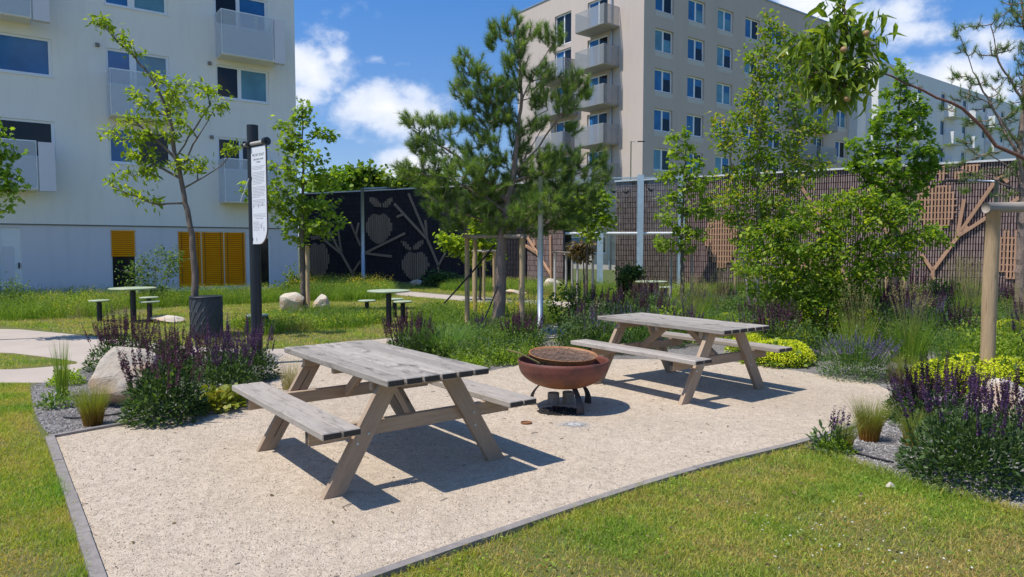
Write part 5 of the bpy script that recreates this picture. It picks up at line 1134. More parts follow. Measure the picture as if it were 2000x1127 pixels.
# right pine
rp = [(1870, 60, 16, 14), (1900, 50, 16, 10), (1945, 45, 20, 12), (1990, 40, 26, 18), (1890, 95, 18, 14), (1935, 100, 22, 14), (1975, 95, 26, 18), (2020, 110, 40, 40), (1868, 150, 18, 12), (1905, 150, 24, 16), (1950, 155, 30, 18), (2000, 160, 34, 24), (1885, 185, 22, 14), (1930, 200, 30, 18), (1980, 215, 34, 22), (1850, 215, 16, 10), (1900, 235, 28, 14), (1950, 255, 30, 18), (2000, 270, 34, 22), (1880, 275, 18, 10), (1930, 300, 26, 12), (1870, 325, 20, 9), (1900, 345, 24, 12), (1950, 340, 26, 12), (1990, 330, 26, 16), (1885, 375, 16, 8), (1960, 380, 20, 10), (2050, 200, 60, 60), (2050, 320, 60, 40), (1970, 10, 30, 18), (2020, 20, 40, 30)]
make_tree('pine_tree', 'thin sparse pine at the right picture edge above the silvery rail', 'pine tree', 12.4, [(1992, 660), (1993, 560), (1995, 460), (1998, 380), (1990, 300), (2000, 200), (2005, 80), (1990, -40)], rp, 'needle', M, 'bark_pine', .10, 60, ll=.10, wr=.05, seed=15, mode='pine', dens=1.1, limb_e=.72, twig=.009, depthf=1.2,
    limbs=[[(1995, 310), (1950, 230), (1900, 140), (1875, 70)], [(1990, 290), (1930, 200), (1880, 180)], [(2000, 200), (1950, 120), (1935, 50)], [(1993, 340), (1930, 300), (1870, 320)], [(1994, 380), (1930, 345), (1870, 330)]])
# peach with one long branch reaching in from the right
pk = make_tree('peach_tree', 'peach branch with long drooping leaves and small fruit reaching in from the right', 'peach tree', 5.6, [(2190, 830), (2185, 650), (2170, 500), (2110, 390), (2040, 335), (1985, 302), (1945, 285), (1920, 250), (1880, 212), (1800, 175), (1740, 148), (1690, 132), (1640, 105), (1590, 92)],
    [(1560, 75, 26, 20), (1590, 85, 30, 24), (1580, 115, 30, 26), (1610, 130, 34, 30), (1570, 150, 26, 16), (1600, 165, 30, 20), (1640, 150, 36, 30), (1650, 110, 28, 24), (1670, 70, 26, 20), (1650, 35, 18, 22), (1645, 15, 14, 10), (1690, 50, 22, 18), (1690, 95, 22, 22), (1680, 130, 30, 26), (1670, 170, 30, 16), (1700, 150, 16, 18), (1635, 185, 26, 12), (1620, 60, 20, 16)],
    'leaf_peach', M, 'bark_red', .036, 12, .14, .15, .26, seed=16, tmpl=LONG, dens=.42, droop=.65, twig=.004, depthf=.9, limbs=[[(1690, 132), (1692, 90), (1698, 45)], [(1645, 108), (1655, 60), (1648, 10)], [(1660, 118), (1620, 140), (1580, 150)], [(1695, 134), (1660, 165), (1620, 180)]])
fr = MB(); rg = np.random.default_rng(4)
for (x, y) in ((1648, 97), (1692, 65), (1655, 192)):
    c_ = PW(x, y, 5.45); fb_ = MB(); fb_.lathe([(0, -.026), (.014, -.022), (.024, -.01), (.026, .0), (.022, .014), (.012, .022), (0, .019)], n=14); o_ = fb_.build('fruit', M['peach'], pk[0], smooth=True, loc=c_-np.array(pk[0].location))
# trees beyond the dark wall
make_tree('distant_tree', 'green leafy tree rising beyond the blackish wall, left of the wall lamp', 'tree', 46, [(672, 520), (672, 440), (672, 380)], [(640, 365, 26, 16), (670, 358, 26, 18), (690, 350, 14, 12), (650, 380, 30, 12), (620, 372, 16, 10), (690, 372, 22, 12)], 'leaf_maple', M, 'bark_dark', .25, 26, .7, .33, .8, seed=17, dens=.35)
make_tree('distant_tree', 'green leafy tree rising beyond the blackish wall, under the low cloud', 'tree', 46, [(722, 520), (722, 440), (722, 370)], [(715, 345, 24, 16), (735, 352, 16, 12), (705, 362, 24, 14), (735, 372, 18, 10)], 'leaf_mid', M, 'bark_dark', .25, 26, .7, .33, .8, seed=18, dens=.35, vbias=.2)
make_tree('distant_tree', 'green leafy tree beyond the blackish wall just left of the pine', 'tree', 48, [(790, 520), (790, 440), (790, 380)], [(775, 366, 24, 12), (800, 355, 24, 16), (830, 362, 26, 14), (860, 360, 24, 14)], 'leaf_mid', M, 'bark_dark', .25, 26, .7, .33, .8, seed=19, dens=.35)
# shrubs
make_tree('shrub', 'sparse twiggy shrub in front of the white wall between the orange blinds', 'shrub', 18.6, [(300, 592), (302, 560), (305, 520), (308, 490)], [(308, 490, 10, 12), (285, 510, 20, 14), (330, 505, 22, 14), (260, 525, 22, 12), (300, 535, 30, 14), (340, 530, 16, 14), (265, 550, 24, 12), (310, 560, 30, 14), (345, 500, 10, 16)], 'leaf_sage', M, 'bark_grey', .02, 9, .2, .09, .5, seed=20, dens=.8, vbias=.3, stems=[[(296, 592), (275, 550), (258, 515)], [(304, 592), (325, 550), (342, 500)]])
make_tree('shrub', 'upright dark green shrub at the foot of the glass screen', 'shrub', 20., [(1230, 592), (1230, 570), (1230, 550)], [(1222, 535, 12, 12), (1240, 530, 12, 10), (1230, 550, 18, 12), (1225, 570, 16, 14), (1242, 565, 12, 12)], 'leaf_dark', M, 'bark_dark', .03, 30, .2, .12, .5, seed=21, dens=1.6, vbias=.2)
make_tree('shrub', 'leafy green shrub between the steel pole and the far picnic table', 'shrub', 12.2, [(1112, 664), (1112, 640), (1114, 610), (1116, 580)], [(1110, 568, 26, 10), (1090, 585, 22, 12), (1140, 582, 22, 12), (1120, 600, 30, 14), (1075, 600, 12, 10), (1150, 600, 12, 10), (1095, 625, 24, 14), (1135, 625, 22, 12)], 'leaf_mid', M, 'bark_dark', .02, 13, .13, .07, .6, seed=22, dens=1.0)
make_tree('shrub', 'dark bush at the foot of the timber branches on the blackish wall', 'shrub', 27.5, [(858, 560), (858, 550)], [(858, 545, 20, 12), (840, 552, 12, 8), (880, 550, 12, 8)], 'leaf_dark', M, 'bark_dark', .03, 20, .3, .16, .5, seed=23, dens=1.2, vbias=.3)
make_tree('shrub', 'green shrub with white blooms at the foot of the brown wall near the right edge', 'shrub', 15.5, [(1835, 610), (1835, 590)], [(1820, 560, 22, 14), (1850, 568, 22, 14), (1800, 575, 20, 12), (1870, 590, 20, 12), (1835, 590, 30, 14)], 'leaf_mid', M, 'bark_dark', .02, 16, .18, .08, .6, seed=24, dens=.9, vbias=.15)
make_tree('shrub', 'pale weedy bush beside the white door at the left edge', 'shrub', 17.5, [(25, 600), (25, 570)], [(20, 560, 24, 20), (50, 580, 20, 14), (-10, 580, 24, 20), (25, 590, 36, 14)], 'leaf_sage', M, 'bark_dark', .015, 12, .2, .07, .4, seed=25, dens=1.0, vbias=.3)
make_tree('shrub', 'green bush at the right corner of the white building', 'shrub', 22., [(572, 575), (572, 560)], [(572, 545, 14, 12), (560, 560, 16, 12), (585, 562, 14, 12), (566, 530, 6, 8)], 'leaf_mid', M, 'bark_dark', .02, 14, .2, .1, .5, seed=26, dens=1.0, vbias=.2)

# ------------------------------------------------------------------ perennials: prototypes (copied, sharing mesh data)
def p_salvia(name, R, H, ns, seed, fol='leaf_herb', fl='purple', fol_h=.5, leafl=.05, spike=.16, lean=.12, nl=900, fw=.0125):
    rg = np.random.default_rng(seed); root = empty(name); mb = MB(); n = nl
    q = normalise(rg.normal(size=(n, 3))); q[:, 2] = np.abs(q[:, 2]); rr_ = rg.random(n)**.33; P = q*rr_[:, None]*np.array([R, R, H*fol_h]); D = normalise(q+rg.normal(size=(n, 3))*.5+np.array([0, 0, .25])); U = normalise(np.array([0, 0, 1.])+rg.normal(size=(n, 3))*.4)
    leaves(mb, P, D, U, leafl*rg.uniform(.6, 1.25, n), rg.uniform(.35, .5, n), LEAF6, np.clip(.45+.25*rg.normal(size=n), 0, 1)); st = MB()
    k = ns; a = rg.uniform(0, 6.283, k); rb = np.sqrt(rg.random(k)); bs = np.c_[np.cos(a)*rb*R*.45, np.sin(a)*rb*R*.45, np.full(k, H*fol_h*.4)]; bs[:, :2] *= 1.7; hh = H*rg.uniform(.72, 1.05, k)*(1-.22*rb); tp = np.c_[np.cos(a)*rb*R*(.92+lean*rb), np.sin(a)*rb*R*(.92+lean*rb), hh]+rg.normal(size=(k, 3))*.015
    fm = MB()
    for i in range(k):
        md = (bs[i]+tp[i])/2+np.array([0, 0, .03]); t_ = np.linspace(0, 1, 5)[:, None]; c_ = bs[i]*(1-t_)**2+2*md*t_*(1-t_)+tp[i]*t_**2; mb.tube(c_, .0022, 3, attr=.3, cap=False)
        d = normalise(tp[i]-md); sl = spike*rg.uniform(.7, 1.3); m_ = int(58*sl/.16); tt = rg.random(m_); ang = rg.uniform(0, 6.283, m_); ref = normalise(np.cross(d, [0, 0, 1.3])); r2 = np.cross(d, ref)
        w_ = fw*(1-.65*tt); rad_ = np.cos(ang)[:, None]*ref+np.sin(ang)[:, None]*r2; Pp = tp[i]-d*sl*.7+d*(sl*tt)[:, None]+rad_*(w_*.35)[:, None]
        leaves(fm, Pp, rad_+d*.7, rg.normal(size=(m_, 3)), w_*1.7, np.full(m_, .8), LEAF4, np.clip(.45+.3*rg.normal(size=m_)-.2*tt, 0, 1))
    mb.build('foliage', M[fol], root); fm.build('flower_spikes', M[fl], root); return root
def p_bush(name, R, H, seed, fol, n=1100, ll=.04, wr=.6, fl=None, nf=0, fs=.012, tmpl=LEAF4, top=True, vb=0.):
    rg = np.random.default_rng(seed); root = empty(name); mb = MB(); q = normalise(rg.normal(size=(n, 3))); q[:, 2] = np.abs(q[:, 2]); rr_ = rg.random(n)**.35; lump = 1+.18*np.sin(q[:, 0]*6+seed)*np.sin(q[:, 1]*5)+.1*np.sin(q[:, 2]*9)
    P = q*(rr_*lump)[:, None]*np.array([R, R, H]); D = normalise(q*.8+rg.normal(size=(n, 3))*.6+np.array([0, 0, .2])); U = normalise(np.array([0, 0, 1.])+rg.normal(size=(n, 3))*.5); leaves(mb, P, D, U, ll*rg.uniform(.6, 1.3, n), wr*rg.uniform(.8, 1.2, n), tmpl, np.clip(.45+vb+.25*rg.normal(size=n), 0, 1)); mb.build('foliage', M[fol], root)
    if fl:
        fm = MB(); q = normalise(rg.normal(size=(nf, 3))); q[:, 2] = np.abs(q[:, 2])**.6; q = normalise(q); cl = rg.random((max(3, nf//40), 3))*2-1; cl[:, 2] = np.abs(cl[:, 2])+.3; cl = normalise(cl); q = normalise(cl[rg.integers(0, len(cl), nf)]+rg.normal(size=(nf, 3))*.2); q[:, 2] = np.abs(q[:, 2])
        P = q*np.array([R, R, H])*rg.uniform(.95, 1.2, nf)[:, None]; leaves(fm, P, rg.normal(size=(nf, 3)), rg.normal(size=(nf, 3)), fs*rg.uniform(.6, 1.3, nf), np.full(nf, .9), LEAF4, rg.random(nf)); tag(fm.build('flowers', M[fl], root), kind='stuff')
    return root
def p_grass(name, R, H, n, seed, mat='grass_tall', lean=.5, w=.004, heads=0, hm='straw', seg=3, vb=0., basev=None):
    rg = np.random.default_rng(seed); root = empty(name); mb = MB(); a = rg.uniform(0, 6.283, n); r_ = R*np.sqrt(rg.random(n)); P = np.c_[r_*np.cos(a), r_*np.sin(a), np.zeros(n)]
    blades(mb, P, H*rg.uniform(.55, 1.05, n), w*rg.uniform(.6, 1.3, n), lean*rg.uniform(.2, 1.3, n), rg, np.clip(.5+vb+.22*rg.normal(size=n), 0, 1), seg, az=a+rg.normal(size=n)*.5)
    if basev: # straw coloured base
        V = np.concatenate(mb.v); A = np.clip(basev[0]+(V[:, 2]/H)*basev[1], 0, 1)*.85+.15*np.concatenate(mb.a); mb.v = [V]; mb.a = [A]
    mb.build('blades', M[mat], root)
    if heads:
        hb = MB(); k = heads; a = rg.uniform(0, 6.283, k); T_ = np.c_[np.cos(a)*R*rg.uniform(.3, 1.5, k), np.sin(a)*R*rg.uniform(.3, 1.5, k), H*rg.uniform(.85, 1.2, k)]; m_ = 26
        for i in range(k):
            tt = rg.random(m_); d = normalise(T_[i]*np.array([.8, .8, .6])+[0, 0, .1]); Pp = T_[i]+d*(tt*.12)[:, None]+rg.normal(size=(m_, 3))*.006; leaves(hb, Pp, d+rg.normal(size=(m_, 3))*.4, rg.normal(size=(m_, 3)), np.full(m_, .02), np.full(m_, .25), LEAF4, rg.random(m_)); hb.tube([T_[i]*np.array([.2, .2, .3]), T_[i]], .0015, 3, cap=False)
        hb.build('seed_heads', M[hm], root)
    return root
PRO = {
 'salvia_a': p_salvia('salvia_clump', .34, .80, 44, 1, nl=2200, fol_h=.62, leafl=.058, spike=.26, fl='maroon'), 'salvia_b': p_salvia('salvia_clump', .34, .80, 42, 2, nl=1800, fol_h=.55, fl='purple', spike=.26), 'salvia_big': p_salvia('salvia_clump', .46, .82, 50, 3, nl=3800, leafl=.048, spike=.20, fol_h=.58, fol='leaf_herb'),
 'salvia_m': p_salvia('salvia_clump', .42, .76, 58, 4, fl='maroon', nl=1600, fol_h=.5, spike=.25), 'salvia_small': p_salvia('salvia_clump', .13, .34, 5, 5, nl=160, spike=.11), 'catmint': p_salvia('catmint_clump', .46, .54, 105, 6, fol='leaf_sage', fl='lilac', fol_h=.78, leafl=.032, spike=.14, lean=.25, nl=3400, fw=.009),
 'mantle': p_bush('lady_mantle_clump', .36, .26, 7, 'leaf_mid', 900, .06, .95, 'yellowgreen', 4200, .019, LEAF6, vb=.2), 'mantle_b': p_bush('lady_mantle_clump', .30, .30, 8, 'leaf_mid', 700, .055, .95, 'yellowgreen', 3600, .019, LEAF6, vb=.1),
 'heuchera': p_bush('coral_bells_clump', .26, .2, 9, 'heuchera', 520, .065, .95, tmpl=LEAF6), 'green_low': p_bush('green_perennial', .26, .2, 10, 'leaf_bright', 800, .04, .7), 'dark_herb': p_bush('perennial_clump', .34, .42, 11, 'leaf_dark', 1200, .05, .5, vb=.15),
 'burnet': p_bush('burnet_clump', .2, .2, 14, 'leaf_sage', 260, .05, .6, vb=.35, tmpl=LEAF6), 'stipa': p_grass('feather_grass_tuft', .075, .42, 900, 15, 'stipa', .35, .0032, basev=(0, 1.1)), 'stipa_s': p_grass('feather_grass_tuft', .06, .36, 420, 16, 'stipa', .4, .003, basev=(.1, 1.)), 'tall_grass': p_grass('tall_grass_tuft', .05, .68, 160, 17, 'grass_tall', .12, .005, vb=.2),
 'fountain': p_grass('fountain_grass', .20, .55, 900, 18, 'grass_blue', .75, .006), 'reed': p_grass('reed_grass', .18, .75, 420, 19, 'grass_tall', .3, .006, heads=40, vb=.15), 'pale_tuft': p_grass('feather_grass_tuft', .08, .42, 260, 20, 'straw', .3, .003),
 'yarrow': p_bush('yarrow_clump', .3, .5, 21, 'leaf_sage', 900, .03, .4, 'yellow', 700, .02, vb=.2), 'l_maroon': p_salvia('perennial_clump', .32, .80, 34, 31, fol='leaf_herb', fl='maroon', nl=700, spike=.26, fol_h=.6), 'l_purple': p_salvia('perennial_clump', .32, .66, 30, 32, fol='leaf_mid', fl='purple', nl=800, spike=.2, fol_h=.62), 'l_lilac': p_salvia('perennial_clump', .34, .6, 34, 33, fol='leaf_sage', fl='lilac', nl=1000, spike=.16, fol_h=.7, fw=.009),
 'l_dark': p_bush('perennial_clump', .36, .55, 34, 'leaf_herb', 1300, .06, .42, vb=.1), 'l_sage': p_bush('perennial_clump', .34, .5, 35, 'leaf_sage', 1500, .045, .4, vb=.1), 'l_green': p_bush('perennial_clump', .34, .42, 36, 'leaf_bright', 1100, .05, .5),
 'purple_mass': p_salvia('salvia_clump', .40, .50, 120, 22, fl='purple', fol='leaf_mid', nl=700, spike=.22),
}
used = set()
def plant(key, label, px_, py_, sc=1., rz=None, cat='plant', group=None, hs=1.):
    p = G(px_, py_); o_ = PRO[key]
    if key in used: o_ = copy_tree(o_)
    used.add(key); r = random.Random(int(px_*7+py_*3)); o_.location = (float(p[0]), float(p[1]), .012); o_.rotation_euler = (0, 0, r.uniform(0, 6.28) if rz is None else rz); o_.scale = (sc, sc, sc*hs)
    for k_ in ('group',):
        if k_ in o_.keys(): del o_[k_]
    return tag(o_, label, cat, group)
SV = 'purple flowering salvia clumps'
for a in [('salvia_a', 'purple salvia clump in front of the large boulder', 322, 822, 1.02, SV), ('salvia_b', 'purple salvia clump left of the black sign pole', 440, 775, 1.0, SV), ('salvia_b', 'purple salvia clump growing around the black sign pole foot', 492, 742, .9, SV), ('salvia_m', 'purple salvia clump behind the large boulder', 240, 722, 1.05, SV), ('salvia_a', 'purple salvia clump between the boulder and the planter drum', 330, 735, .85, SV), ('salvia_m', 'purple salvia clump in front of the planter drum', 405, 735, .8, SV),
          ('salvia_big', 'big dark leaved purple salvia at the right edge in the foreground', 1893, 938, .95, SV), ('salvia_m', 'purple salvia behind the big one beside the thick timber post', 1835, 840, .85, SV), ('salvia_m', 'reddish purple salvia at the right edge in front of the peach boulder', 1992, 870, .8, SV), ('salvia_a', 'purple salvia at the pad corner left of the big one', 1775, 822, .62, SV), ('salvia_small', 'tiny salvia with three flower spikes at the kerb', 1618, 884, 1.15, SV),
          ('salvia_m', 'faded salvia left of the fountain grass in front of the pine', 800, 700, .95, SV), ('salvia_m', 'purple salvia at the foot of the pine trunk', 1018, 682, .85, SV), ('salvia_b', 'purple salvia left of the pine trunk foot', 940, 668, .6, SV)]:
    plant(*a[:5], group=a[5], cat='salvia')
for a in [('catmint', 'round catmint with lilac flowers right of the far picnic table', 1672, 738, .98), ('catmint', 'pale catmint clump in the back of the right bed near the brown wall', 1755, 632, .75), ('mantle', 'bright yellow green lady mantle behind the far picnic table seat end', 1515, 712, 1.05), ('mantle_b', 'yellow green lady mantle behind the middle of the far table', 1455, 668, 1.), ('mantle', 'yellow green lady mantle behind the far table, upper row', 1500, 660, 1.1), ('mantle_b', 'yellow green lady mantle right of the far table top', 1550, 680, .9),
          ('mantle', 'yellow green lady mantle left of the thick timber post', 1850, 760, 1.05), ('mantle_b', 'yellow green lady mantle right behind the thick timber post', 1955, 775, 1.15), ('mantle', 'yellow green lady mantle at the right edge behind the peach boulder', 2010, 760, 1.1), ('mantle_b', 'yellow green lady mantle farther back left of the timber post', 1895, 745, .9), ('mantle_b', 'small yellow green lady mantle under the far table', 1420, 640, .8),
          ('mantle', 'yellow green lady mantle under the far end of the far table seat', 1470, 692, .95), ('mantle_b', 'yellow green lady mantle at the gravel edge behind the far table', 1545, 712, .9), ('mantle', 'yellow green lady mantle behind the far table, farthest right', 1580, 668, .9), ('mantle_b', 'yellow green lady mantle beyond the far table, leftmost patch', 1395, 655, .9),
          ('heuchera', 'low yellow and orange leaved coral bells beside the near seat', 430, 800, .95), ('green_low', 'low bright green plant between boulder and tall grass', 130, 752, .75), ('green_low', 'low bright green plant at the pad edge left of the fire bowl', 925, 722, .8), ('green_low', 'low green plant by the kerb under the tiny salvia', 1630, 885, .5), ('burnet', 'small pale leaved plant with reddish stems at the left end of the bed', 112, 797, .8), ('green_low', 'low green plant left of the fire bowl rim', 985, 712, .9),
          ('stipa', 'yellow green feather grass tuft in front of the large boulder', 182, 832, 1.0), ('tall_grass', 'single tall upright grass tuft left of the large boulder', 122, 778, 1.0), ('stipa', 'feather grass tuft on the grey mulch right of the tiny salvia', 1697, 862, .95), ('stipa_s', 'low feather grass tuft left of the big salvia', 1782, 872, .95), ('pale_tuft', 'pale thin grass tuft behind the near picnic table legs', 566, 762, 1.0), ('stipa_s', 'small feather grass at the kerb beside the tiny salvia', 1650, 880, .85), ('stipa_s', 'feather grass tuft between catmint and lady mantle', 1772, 752, 1.1), ('pale_tuft', 'pale grass tuft in the right bed behind the pad corner', 1745, 745, .8),
          ('fountain', 'green fountain grass left of the pine trunk', 872, 700, 1.12), ('fountain', 'green fountain grass right of the thick timber post at the back', 1985, 668, 1.0), ('fountain', 'green fountain grass behind the catmint', 1850, 668, 1.), ('reed', 'feathery reed grass behind the far table, left part', 1368, 630, .95), ('reed', 'feathery reed grass behind the far table, right part', 1405, 632, .9), ('reed', 'reed grass between pine trunk and steel pole', 1040, 650, .8), ('fountain', 'fine grass under the far table', 1250, 668, .85), ('reed', 'upright reed grass behind the far table near the round table', 1250, 612, .8),
          ('yarrow', 'yellow flowering clump behind the pine trunk stakes', 930, 640, .9), ('yarrow', 'yellow flowering clump behind the pine, further right', 1000, 632, .9), ('dark_herb', 'dark green clump behind the near end of the far table seat', 1215, 690, .8), ('purple_mass', 'dark purple salvia mass by the brown wall beside the timber post', 1880, 612, 1.15), ('purple_mass', 'dark purple salvia mass at the brown wall close to the right edge', 1960, 610, 1.1)]:
    plant(*a[:5])

# ------------------------------------------------------------------ uncountable growth
def kml(key): return [(c.name.split('.')[0], c) for c in PRO[key].children]
def field(name, polys, n, seed, kinds, label=None, cat=None, hmul=1., sc=(.6, 1.1), avoid=()):
    """a mass of mixed low growth as one object; kinds = list of (material, leaf length, width, height, weight, type)"""
    rg = np.random.default_rng(seed); xs, ys = [], []; poly = np.array(polys); lo, hi = poly.min(0), poly.max(0)
    while sum(len(x) for x in xs) < n:
        x = rg.uniform(lo[0], hi[0], n*2); y = rg.uniform(lo[1], hi[1], n*2); k = inside(poly, x, y)
        for av in avoid: k &= ~inside(av, x, y)
        xs.append(x[k]); ys.append(y[k])
    x = np.concatenate(xs)[:n]; y = np.concatenate(ys)[:n]; patch = wave(x, y, 1.1, seed)+.12*rg.normal(size=n); cuts = np.quantile(patch, np.cumsum([k[4] for k in kinds])/sum(k[4] for k in kinds)-1e-9); idx = np.searchsorted(cuts, patch); idx = np.minimum(idx, len(kinds)-1); mb = MB(); mats = []
    for i, (m_, l_, w_, h_, wt, ty) in enumerate(kinds):
        k = idx == i; c = np.c_[x[k], y[k], np.zeros(k.sum())]; mats.append(M[m_])
        if len(c) == 0: continue
        hv = h_*hmul*(.6+.8*wave(c[:, 0], c[:, 1], 3, seed+i))
        if ty == 'grass':
            r_ = 14; P = np.repeat(c, r_, 0)+np.c_[rg.normal(size=(len(c)*r_, 2))*.06, np.zeros(len(c)*r_)]; nn = len(P); blades(mb, P, np.repeat(hv, r_)*rg.uniform(.5, 1.1, nn), w_*rg.uniform(.6, 1.3, nn), rg.uniform(.1, .8, nn), rg, np.clip(.5+.25*rg.normal(size=nn), 0, 1), 2, mi=i)
        else:
            r_ = 16; nn = len(c)*r_; u = rg.random(nn)**(.7 if ty == 'leaf' else .25); P = np.repeat(c, r_, 0)+rg.normal(size=(nn, 3))*np.array([.09, .09, 0]); P[:, 2] = np.repeat(hv, r_)*u+.01; D = normalise(rg.normal(size=(nn, 3))+np.array([0, 0, .5])); U = normalise(np.array([0, 0, 1.])+.5*rg.normal(size=(nn, 3)))
            if ty == 'spike': P = np.repeat(c, r_, 0)+rg.normal(size=(nn, 3))*np.array([.008, .008, 0]); P[:, 2] = np.repeat(hv, r_)*(.62+.45*rg.random(nn))
            leaves(mb, P, D, U, l_*rg.uniform(.6, 1.3, nn), np.full(nn, w_), LEAF4, np.clip(.5+.25*rg.normal(size=nn), 0, 1), mi=i)
    o_ = mb.build(name, mats, None); return tag(o_, label, cat, kind='stuff')
back = [G(x, y)[:2] for x, y in ((1090, 690), (1120, 640), (1200, 618), (1320, 610), (1500, 600), (1500, 588), (1700, 592), (2100, 600), (2600, 640), (2600, 760), (2060, 745), (2000, 730), (1900, 715), (1800, 712), (1740, 722), (1600, 715), (1500, 690), (1400, 672), (1280, 680), (1185, 696))]
field('bed_planting', back, 6500, 1, [('leaf_mid', .05, .45, .42, 3, 'leaf'), ('leaf_sage', .04, .4, .40, 3, 'leaf'), ('grass_tall', .1, .007, .55, 2, 'grass'), ('leaf_dark', .055, .45, .5, 3, 'leaf'), ('maroon', .014, .8, .62, 2.2, 'spike'), ('leaf_bright', .04, .5, .34, 1.5, 'leaf'), ('grass_blue', .1, .007, .5, 2, 'grass'), ('purple', .014, .8, .55, 1.2, 'spike'), ('leaf_sage', .045, .45, .46, 2, 'leaf')], 'dense mixed perennials and grasses filling the right bed', 'planting')
mid_p = [G(x, y)[:2] for x, y in ((775, 668), (790, 692), (850, 708), (905, 724), (960, 718), (1020, 712), (1050, 690), (1055, 662), (1000, 652), (900, 650))]
field('bed_planting', mid_p, 900, 2, [('leaf_mid', .05, .45, .26, 3, 'leaf'), ('leaf_sage', .04, .4, .26, 3, 'leaf'), ('grass_tall', .1, .006, .4, 2, 'grass'), ('leaf_dark', .055, .45, .28, 2, 'leaf'), ('leaf_bright', .04, .5, .2, 2, 'leaf')], 'mixed low perennials around the foot of the pine', 'planting')
def scatter(name, poly, keys, n, seed, label, cat, sc=(.7, 1.2), avoid=(), weights=None):
    """many small perennials merged into one planting mass"""
    rg = np.random.default_rng(seed); poly = np.array(poly); lo, hi = poly.min(0), poly.max(0); src = {}
    for k in keys:
        parts = []
        for ch in PRO[k].children:
            me = ch.data; V = np.zeros(len(me.vertices)*3); me.vertices.foreach_get('co', V); li = np.zeros(len(me.loops), int); me.loops.foreach_get('vertex_index', li); tt = np.zeros(len(me.polygons), int); me.polygons.foreach_get('loop_total', tt); st = np.zeros(len(me.polygons), int); me.polygons.foreach_get('loop_start', st); A = np.zeros(len(me.vertices)); me.attributes['v'].data.foreach_get('value', A)
            fs = [li[st[tt == q][:, None]+np.arange(q)] for q in (3, 4)]; parts.append((V.reshape(-1, 3), fs, A, me.materials[0]))
        src[k] = parts
    mats = []; mb = MB(); c = 0
    while c < n:
        x, y = rg.uniform(lo[0], hi[0], 1), rg.uniform(lo[1], hi[1], 1)
        if not inside(poly, x, y)[0] or any(inside(av, x, y)[0] for av in avoid): continue
        c += 1; pv = wave(x, y, .9, seed)[0]+rg.normal()*.09; k = keys[int(np.clip((pv-.15)/.7, 0, .999)*len(keys))]; a = rg.uniform(0, 6.28); s_ = rg.uniform(*sc); ca, sa = math.cos(a)*s_, math.sin(a)*s_; hz = s_*rg.uniform(.85, 1.2)
        for V, fs, A, m_ in src[k]:
            if m_ not in mats: mats.append(m_)
            mi = mats.index(m_); W_ = np.c_[V[:, 0]*ca-V[:, 1]*sa+x, V[:, 0]*sa+V[:, 1]*ca+y, V[:, 2]*hz]; n0 = mb.n; mb.add(W_, fs[0], np.clip(A+rg.normal()*.08, 0, 1), mi)
            if len(fs[1]): mb.f[4].append(fs[1]+n0); mb.m[4].append(np.full(len(fs[1]), mi))
    return tag(mb.build(name, mats, None), label, cat, kind='stuff')
scatter('perennial_mass', back, ['reed', 'l_maroon', 'l_dark', 'l_sage', 'fountain', 'l_purple', 'l_green', 'l_maroon', 'mantle_b', 'l_sage', 'l_maroon', 'l_dark', 'l_lilac'], 250, 11, 'tall mixed perennials with faded purple spikes filling the right bed', 'planting', (.75, 1.25))
scatter('perennial_mass', mid_p, ['l_green', 'l_dark', 'l_sage', 'green_low'], 26, 12, 'leafy perennials around the foot of the pine', 'planting', (.45, .7))
lawnset = [('grass_tall', .1, .009, .34, 4, 'grass'), ('leaf_mid', .05, .4, .32, 2, 'leaf'), ('leaf_sage', .04, .4, .3, 2, 'leaf'), ('grass_tall', .1, .009, .38, 3, 'grass'), ('yellow', .022, .9, .32, .5, 'flower'), ('leaf_bright', .05, .45, .3, 2, 'leaf'), ('straw', .1, .006, .42, .6, 'grass')]
field('meadow', [G(x, y)[:2] for x, y in ((-500, 628), (0, 628), (190, 622), (240, 606), (350, 600), (480, 596), (560, 590), (560, 578), (340, 584), (100, 588), (-500, 592))], 5200, 3, lawnset, 'tall green meadow growth along the white building', 'meadow', 1.25)
field('meadow', [G(x, y)[:2] for x, y in ((500, 660), (560, 648), (690, 642), (770, 628), (700, 616), (640, 616), (540, 622), (450, 640))], 1500, 4, lawnset, 'meadow patch with yellow flowers in front of the maple boulders', 'meadow', .7)
field('meadow', [G(x, y)[:2] for x, y in ((560, 586), (640, 590), (740, 588), (770, 574), (730, 560), (600, 560))], 3800, 5, lawnset[:4]+[('yellow', .026, .9, .42, .8, 'flower')]+lawnset[5:], 'flowering meadow at the foot of the blackish wall', 'meadow', 1.25)
field('meadow', [G(x, y)[:2] for x, y in ((800, 625), (850, 612), (960, 606), (1060, 612), (1110, 625), (1060, 640), (930, 646), (820, 640))], 1600, 6, lawnset, 'meadow strip behind the pine trunk', 'meadow', .95)
field('meadow', [G(x, y)[:2] for x, y in ((860, 568), (1000, 574), (1250, 588), (1500, 590), (1700, 592), (1700, 578), (1300, 572), (1050, 562), (880, 558))], 5200, 7, lawnset, 'meadow growth along the glass screen and brown wall', 'meadow', 1.15, avoid=(PATH2,))

